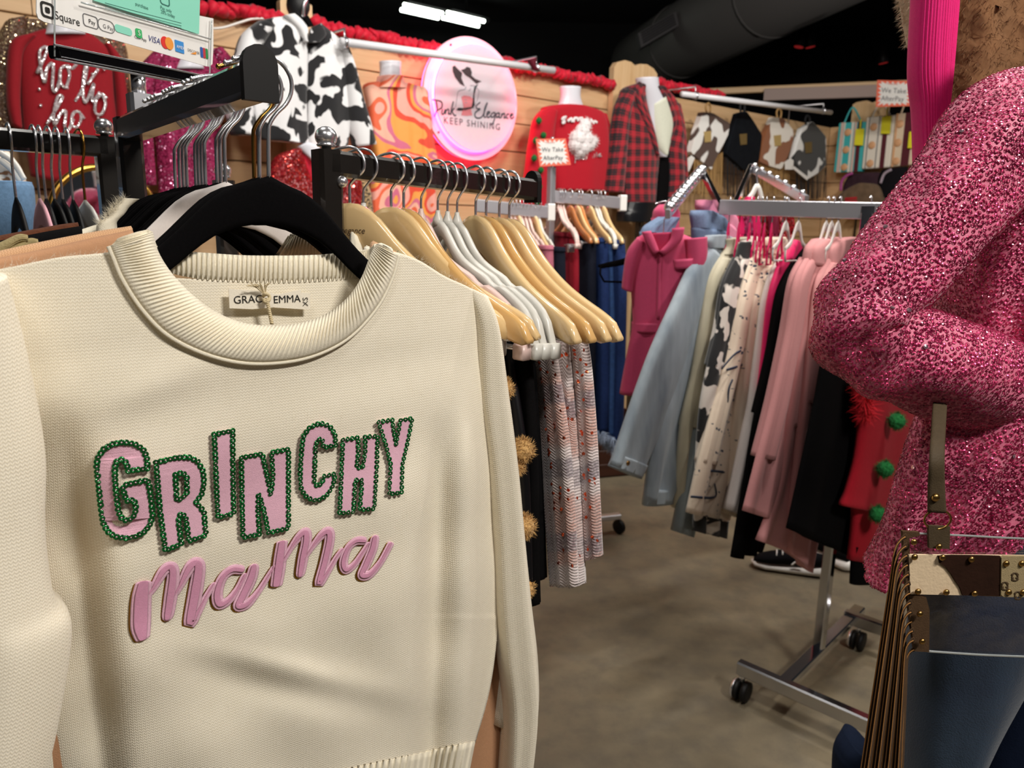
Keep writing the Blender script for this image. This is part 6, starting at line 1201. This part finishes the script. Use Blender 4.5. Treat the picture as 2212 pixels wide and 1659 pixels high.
# sneakers under the coats
def sneaker(label, toe, heel, z0=0.0):
    T, H = np.array(toe), np.array(heel); d_ = (H-T)/np.linalg.norm(H-T); L = np.linalg.norm(H-T); s_ = np.cross(UP, d_); t = thing('sneaker', label, 'shoe', tuple((T+H)/2), 'black sneakers under the rose coats')
    def ring(x, w_, zb, zt): return [T+d_*x*L+s_*w_*math.cos(a)+UP*(zb+(zt-zb)*(.5+.5*math.sin(a))) for a in np.linspace(0, 2*math.pi, 14, endpoint=False)]
    def stack(prof): V = [p for q in prof for p in ring(*q)]; n = len(prof); return V, [[i*14+k, i*14+(k+1) % 14, (i+1)*14+(k+1) % 14, (i+1)*14+k] for i in range(n-1) for k in range(14)]+[list(range(14))[::-1], [(n-1)*14+k for k in range(14)]]
    V, Fc = stack([(0, .012, .022, .030), (.05, .035, .008, .036), (.2, .047, .002, .036), (.45, .042, .001, .038), (.75, .040, .001, .046), (.95, .036, .002, .050), (1.0, .018, .012, .048)]); mk('sole', V, Fc, plain('white_foam_sole', 'E4E0DA', .6), t)
    V, Fc = stack([(.03, .015, .028, .045), (.1, .036, .03, .062), (.25, .044, .03, .078), (.45, .040, .034, .098), (.65, .036, .036, .108), (.85, .034, .04, .105), (.97, .022, .045, .100)]); mk('upper', V, Fc, fabric('black_shoe_knit', '141417', .8), t)
    for k in range(3): x = .34+.08*k; V, Fc, U = tubev([T+d_*x*L+s_*.03*j+UP*(.092+.008*k-abs(j)*.014) for j in (-1, 0, 1)], .003, 6); mk('lace', V, Fc, M_card, t)
    V, Fc, U = tubev(crom([T+d_*L*.55-s_*.042+UP*.05, T+d_*L*.62-s_*.044+UP*.07, T+d_*L*.68-s_*.043+UP*.055], 8), .004, 6); mk('side_mark', V, Fc, M_card, t)
sneaker('black sneaker with white sole, toe pointing left under the rose coats', atz(1622, 1222, .0), atz(1778, 1246, .0)); sneaker('black sneaker heel peeking out right of the chrome post', atz(1700, 1196, 0)+np.array([0, .25, 0]), atz(1838, 1238, 0))
# ================================================================ mannequin in a pink sequin dress, right foreground
def m_pinkbase():
    t = NT('pink_net_cloth'); o = t.obj(); t.link(t.mix(t.noise(o, 40, 3), lin('C4486E'), lin('DE7E98')), 'Base Color'); t.set(Roughness=.55, Sheen_Weight=.3); t.bump(t.noise(o, 900, 2), .3, .001); return t.m
M_pnet = m_pinkbase()
def m_pseq():
    t = NT('raspberry_sequins'); o = t.obj(); vo = t.n('ShaderNodeTexVoronoi', {'Vector': o, 'Scale': 210.0}); r = t.n('ShaderNodeSeparateColor', {0: vo.outputs['Color']}).outputs
    big = t.noise(o, 16, 3, .6); f = t.math('ADD', t.math('MULTIPLY', r[0], .55), t.math('MULTIPLY', t.step(big, .42, .62), .5))
    ra = t.n('ShaderNodeValToRGB', {0: f}); e = ra.color_ramp.elements; e[0].color = lin('701034'); e[1].color = lin('E84C80'); x = e.new(.55); x.color = lin('A42050')
    t.link(ra.outputs[0], 'Base Color'); t.set(Metallic=.55, Roughness=.33, Coat_Weight=.5); return t.m
M_pseq = m_pseq(); M_glint = plain('painted_glint_sequin', 'FFD0E0', .12, .9)
mq = thing('sequin_mannequin', 'mannequin in a pink sequin dress with bent arm, at the right edge', 'mannequin', tuple(atY(2250, 1100, .95)*np.array([1, 1, 0])+UP*1.0))
def sequinned(name, V, Fc, U, dens=40000, r=.0025):
    o = mk(name, V, Fc, M_pnet, mq, uv=U); P, N = spread(V, Fc, .0040)
    v, f, u = ringsv(P, N, r, .0011, .2, 8, .0009); s = mk('sequins', v, f, M_pseq, o, smooth=False); s['kind'] = 'stuff'
    i = rng.choice(len(P), max(10, len(P)//260), replace=False); v, f, u = ringsv(P[i], N[i], .0026, .0002, .5, 8, .0022); g = mk('glint_sequins', v, f, M_glint, o, smooth=False); g['kind'] = 'stuff'; return o  # a few paler discs put the glints into the colour
def orient(V, Fc):
    """turn faces so that they look outwards"""
    V = np.asarray(V); Q = [f for f in Fc if len(f) == 4]; c = V.mean(0); s = sum(np.cross(V[f[1]]-V[f[0]], V[f[2]]-V[f[0]]) @ (V[f[0]]-c) for f in Q); return [f[::-1] for f in Fc] if s < 0 else Fc
ARM = [(2440, 345, 1.0, 118), (2300, 305, .95, 132), (2172, 306, .905, 130), (2090, 400, .875, 112), (2010, 500, .855, 106), (1935, 590, .84, 104), (1868, 672, .82, 98), (1862, 730, .815, 96), (1925, 762, .82, 104), (2010, 785, .83, 112), (2110, 820, .85, 110), (2210, 855, .875, 92), (2310, 885, .90, 55)]
C3 = crom([list(atY(a[0], a[1], a[2]))+[a[3]*a[2]/F] for a in ARM], 110); V, seg = [], 44; T = np.gradient(C3[:, :3], axis=0); T /= np.linalg.norm(T, axis=1)[:, None]; U = []
for i in range(len(C3)):
    n_ = np.array([0, -1, 0.]); n_ -= T[i]*(n_ @ T[i]); n_ /= np.linalg.norm(n_); s_ = np.cross(T[i], n_); v_ = i/len(C3); R = C3[i, 3]
    for k in range(seg):
        a = 2*math.pi*k/seg; wr = .06*math.sin(5*a+9*v_)*(.3+math.sin(math.pi*min(1, v_*1.3))**2)+.05*math.sin(3*a-30*v_)*gl(v_, .62, .22)+.11*math.sin(v_*70+2*a)*gl(v_, .56, .09)
        V.append(C3[i, :3]+(s_*math.cos(a)+n_*math.sin(a)*.85)*R*(1+wr)); U.append((k/seg*.3, v_))
Fc = [[i*seg+k, i*seg+(k+1) % seg, (i+1)*seg+(k+1) % seg, (i+1)*seg+k] for i in range(len(C3)-1) for k in range(seg)]+[list(range(seg))[::-1], [(len(C3)-1)*seg+k for k in range(seg)]]
# the tube is oriented by its first ring
n0 = np.cross(np.array(V[1])-np.array(V[0]), np.array(V[seg])-np.array(V[0])); 
if n0 @ (np.array(V[0])-C3[0, :3]) < 0: Fc = [f[::-1] for f in Fc]
sequinned('sleeve', V, Fc, U)
pt_ = front(1.0, .96); V, Fc, U = loftv([(2215, 185), (2140, 330), (2080, 480), (2030, 620), (2030, 760), (2030, 880), (2010, 960)], [(2480, 185), (2640, 330), (2620, 480), (2560, 620), (2540, 760), (2600, 880), (2620, 960)], pt_, th=.10, nv=60, nu=70, fold=.012, fk=9, pw=.8); sequinned('bodice', V, orient(V, Fc), U, 30000)
pp_ = front(1.0, .87); V, Fc, U = loftv([(2010, 850), (1965, 960), (1928, 1075), (1898, 1180), (1870, 1254)], [(2480, 850), (2430, 960), (2360, 1040), (2260, 1090), (2160, 1150)], pp_, th=.05, nv=50, nu=90, fold=.014, fk=8, pw=.7, off=.0, fgrow=1.2); sequinned('peplum', V, orient(V, Fc), U, 36000)
loft('neck', plain('mannequin_skin', 'E6E2DE', .35), mq, [(2300, -60), (2300, 40), (2280, 140)], [(2420, -60), (2420, 40), (2440, 140)], pt_, th=.055, nv=8, pw=1.0)
M_jn = m_wash('indigo_denim', '2C4258', '1C2C40'); M_jn2 = fabric('shaded_indigo_denim', '121A2C', .85, .2, 500, .3, .1, .3)
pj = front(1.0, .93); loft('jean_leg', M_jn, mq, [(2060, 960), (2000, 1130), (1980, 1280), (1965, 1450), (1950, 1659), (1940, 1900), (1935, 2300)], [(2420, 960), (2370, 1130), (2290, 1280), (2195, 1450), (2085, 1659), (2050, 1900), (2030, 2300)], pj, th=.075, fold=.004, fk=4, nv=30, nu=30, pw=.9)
pj2 = front(1.0, 1.0); loft('jean_leg', M_jn2, mq, [(2220, 960), (2210, 1130), (2180, 1290), (2140, 1450), (2080, 1659), (2060, 1900), (2050, 2200)], [(2560, 960), (2560, 1130), (2510, 1290), (2440, 1450), (2360, 1659), (2330, 1900), (2310, 2200)], pj2, th=.07, fold=.004, fk=4, nv=30, nu=30, pw=.9)  # rear leg of the same jeans, its shade put into a darker denim
q = atY(2180, 1300, .97); v, f, u = merge([tubev([np.array([q[0], q[1]+.1, .9]), np.array([q[0], q[1]+.1, .02])], .014, 10), lathev((q[0], q[1]+.1, 0), UP, [(0, .19), (.01, .19), (.02, .17)], 32)]); mk('stand', v, f, M_chr2, mq)
t_ = thing('navy_trousers', 'navy trouser leg at the floor left of the brown fringe', 'trousers', tuple(atY(1840, 1620, 1.25)*np.array([1, 1, 0]))); pn = front(.5, 1.25)
loft('leg', fabric('navy_twill', '1A2438', .85, .15, 500, .3, .1, .2), t_, [(1835, 1600), (1812, 1622), (1804, 1670), (1800, 1900)], [(1870, 1600), (1900, 1640), (1905, 1700), (1900, 1900)], pn, th=.05)
q = atY(2180, 100, 1.24); gs = thing('garment_stand', 'tall chrome garment stand holding the fur coat and pink cardigan', 'stand', (q[0], 1.33, 0)); zt = 2.08
for a_, b_ in (((q[0]+.06, 1.33, .03), (q[0]+.06, 1.33, zt)), ((q[0]-.42, 1.24, zt), (q[0]+.3, 1.24, zt)), ((q[0]+.06, 1.33, zt), (q[0]+.06, 1.24, zt)), ((q[0]-.2, 1.33, .02), (q[0]+.32, 1.33, .02)), ((q[0]+.06, 1.13, .02), (q[0]+.06, 1.6, .02))):
    v, f, u = bar(a_, b_, .026, .026); mk('stand_bar', v, f, M_base, gs, smooth=False)
h = velvet('black hanger on the tall stand inside the fur coat', M_vblk); put(h, np.array([q[0]+.05, 1.24, zt]), (1, 0, 0))
# ---------------------------------------------------------------- hot pink ribbed sleeve and fur coat hanging above
pr = front(.6, 1.12); t_ = thing('ribbed_cardigan', 'hot pink ribbed knit cardigan sleeve hanging at the upper right', 'cardigan', tuple(atY(2015, 150, 1.12)))
M_hrib = fabric('hot_pink_rib_knit', 'D81A72', .85, .1, 900, .35, .4, .1)
loft('sleeve', M_hrib, t_, [(1996, -330), (1984, -240), (1980, -120), (1974, 0), (1967, 157), (1976, 241), (1981, 325), (1984, 420)], [(2040, -330), (2060, -240), (2066, -120), (2064, 0), (2057, 90), (2046, 196), (2034, 290), (2024, 400)], pr, th=.030, nv=60, nu=170, fold=.0022, fk=34, fgrow=.5, pw=.8)
pfu = front(.6, 1.24); t_ = thing('fur_coat', 'brown faux fur coat with a cream lapel edge at the upper right', 'coat', tuple(atY(2150, 100, 1.24)))
M_fur = fabric('brown_faux_fur', '7E5A3C', .95, .45, 70, .9, .5, .7); V, Fc, U = loftv([(2170, -330), (2060, -240), (2016, -120), (2010, 0), (2016, 150), (2020, 300), (2030, 520)], [(2290, -330), (2400, -240), (2470, -120), (2490, 0), (2500, 150), (2500, 300), (2500, 520)], pfu, th=.06, nv=60, nu=80, fold=.014, fk=5)
V = [p+rng.normal(0, .0025, 3) for p in V]; fo = mk('coat_body', V, Fc, M_fur, t_, uv=U); P, N = randin(V, orient(V, Fc), 26000); fv, ff, fu = fuzzv(P, N, 26000, .010, .00045, .6, .45); mk('fur_pile', fv, ff, M_fur, fo, smooth=False)['kind'] = 'stuff'
V, Fc, U = loftv([(1940, -160), (1950, -20), (1960, 40), (1974, 90)], [(2000, -160), (2000, -20), (1998, 40), (1990, 100)], pfu, th=.03, off=.02, nv=20, nu=24); M_cfu = fabric('cream_fur_edge', 'E4D6BC', .95, .2, 200, .6, .5, .4); fo = mk('lapel', V, Fc, M_cfu, t_, uv=U); P, N = randin(V, orient(V, Fc), 3000); fv, ff, fu = fuzzv(P, N, 3000, .009, .0004, .3, .45); mk('fur_pile', fv, ff, M_cfu, fo, smooth=False)['kind'] = 'stuff'
# ---------------------------------------------------------------- clear stadium bag with hide strip and leather fringe
q6 = lambda L: [(1800+x/1.931, 800+y/1.931) for x, y in L]
pb_ = Plane(.52, .735, (.995, .10)); bg = thing('clear_bag', 'clear vinyl bag with a cowhide strip, leather strap and brown fringe', 'handbag', tuple(pb_.pt(2080, 1410)))
M_vin = m_clear('clear_vinyl', (.93, .91, .94, 1), .07, 1.6, .3); M_lea = fabric('brown_suede', '4E3A28', .8, .2, 700, .35, .2, .1); M_stp = fabric('olive_brown_leather', '4A3E2E', .6, .15, 700, .3, .1, .1)
fr_ = plate('vinyl_front', q6([(300, 680), (800, 700), (1010, 700), (1010, 1200), (790, 1192), (395, 1170), (350, 1165)]), pb_, .0012, M_vin, bg, off=.0)
plate('vinyl_back', q6([(330, 668), (1010, 690), (1010, 1190), (380, 1160)]), pb_, .0012, M_vin, bg, off=-.045)
def tb(nm, L, r, m, par, off): return strokes(nm, [q6(L)], pb_, r, m, par, off=off, n=20)
tb('vinyl_seam', [(395, 1172), (600, 1186), (790, 1194), (1010, 1202)], .0014, M_acre, bg, .001); tb('vinyl_seam', [(305, 678), (560, 690), (800, 702), (1010, 704)], .0012, M_acre, bg, .001)
plate('leather_edge', q6([(290, 672), (360, 676), (362, 690), (318, 700), (322, 820), (328, 930), (388, 948), (402, 1000), (400, 1176), (340, 1172), (318, 1020), (300, 860)]), pb_, .004, M_lea, bg, off=.003)
plate('hide_strip', q6([(316, 770), (500, 772), (1010, 776), (1010, 950), (700, 944), (520, 938), (322, 934)]), pb_, .003, fabric('cream_hide', 'DCC4A2', .85, .08, 300, .3, .4, .1), bg, off=.0045)
plate('dark_hide_patch', q6([(438, 775), (500, 772), (640, 774), (698, 776), (696, 942), (540, 939), (528, 905), (510, 880), (492, 850), (470, 822), (445, 805)]), pb_, .002, fabric('dark_brown_hide', '2C1A12', .8, .3, 200, .4, .5, .2), bg, off=.0062)
lp_ = plate('logo_patch', q6([(702, 782), (714, 776), (1010, 778), (1010, 948), (712, 946), (700, 936)]), pb_, .003, fabric('tan_canvas', '9C8A66', .85, .15, 900, .4, .1, .05), bg, off=.0075)
M_lgo = plain('logo_brown_ink', '4A3820', .7)
for cx, cy in ((758, 862), (820, 900), (820, 820), (716, 900), (770, 940)):
    for s_ in (-1, 1):
        strokes('monogram', [q6([(cx+s_*2+s_*14*math.cos(a), cy-16*math.sin(a)) for a in np.linspace(.5, 5.6, 12)]+[(cx+s_*4, cy+2)])], pb_, .0009, M_lgo, lp_, off=.0078, flat=.4, n=30)
for x, y in ((335, 715), (440, 735), (338, 778), (455, 780), (575, 788), (352, 922), (470, 925), (588, 930), (360, 1015), (370, 1130), (720, 805), (785, 805), (730, 925), (790, 925)):
    v, f, u = lathev(pb_.pt(*q6([(x, y)])[0], .0075), pb_.n, [(0, .0034), (.0008, .0036), (.0022, .0026), (.0028, .001)], 14); mk('stud', v, f, M_brass, bg)
loft('strap', M_stp, bg, [(x, y, o_) for (x, y), o_ in zip(q6([(426, 60), (414, 165), (402, 350), (394, 480), (392, 590)]), (-.12, -.055, -.004, 0, 0))], [(x, y, o_) for (x, y), o_ in zip(q6([(480, 60), (472, 175), (464, 350), (466, 480), (472, 594)]), (-.12, -.055, -.004, 0, 0))], pb_, th=.0022, off=.004, nv=24, nu=14, pw=.4)
v, f, u = lathev(pb_.pt(*q6([(425, 530)])[0], .0065), pb_.n, [(0, .0044), (.001, .0046), (.003, .003), (.0035, .001)], 14); mk('rivet', v, f, M_brass, bg)
rc = pb_.pt(*q6([(435, 622)])[0], .004); v, f, u = tubev([rc+pb_.d*.0135*math.cos(a)+UP*.0105*math.sin(a)+pb_.n*.0015*math.cos(a) for a in np.linspace(0, 2*math.pi, 36, endpoint=False)], .0011, 8, closed=True); mk('ring', v, f, M_brass, bg)
plate('ring_tab', q6([(398, 648), (488, 652), (486, 745), (400, 742)]), pb_, .003, M_stp, bg, off=.005)
M_ftan = fabric('tan_fringe_edge', 'A8743C', .85, .2, 500, .3, .2, .1)
for k in range(13):
    s = k/12; y0 = 690+470*s; x0 = 292+36*s; xb = 112+165*s
    g = lambda y: x0-22-10*(1-s)+(xb-x0+30)*((y-y0-60)/(1720-y0-60))
    path = [(x0+14, y0), (x0-8, y0+16), (g(y0+60), y0+60), (g(y0+200), y0+200), (g((y0+1720)/2), (y0+1720)/2), (g(1720), 1720), (g(1900), 1900)]
    P = [pb_.pt(*p, .004+.003*(k % 3)-.004*s) for p in crom(q6(path), 30)]; st = mk('fringe_strip', *tubev(P, .0046, 8, .13, rot(pb_.n, 35))[:2], M_lea, bg)
    mk('strip_edge', *tubev([p+pb_.n*.0025-pb_.d*.0030 for p in P], .0006, 6)[:2], M_ftan, st)
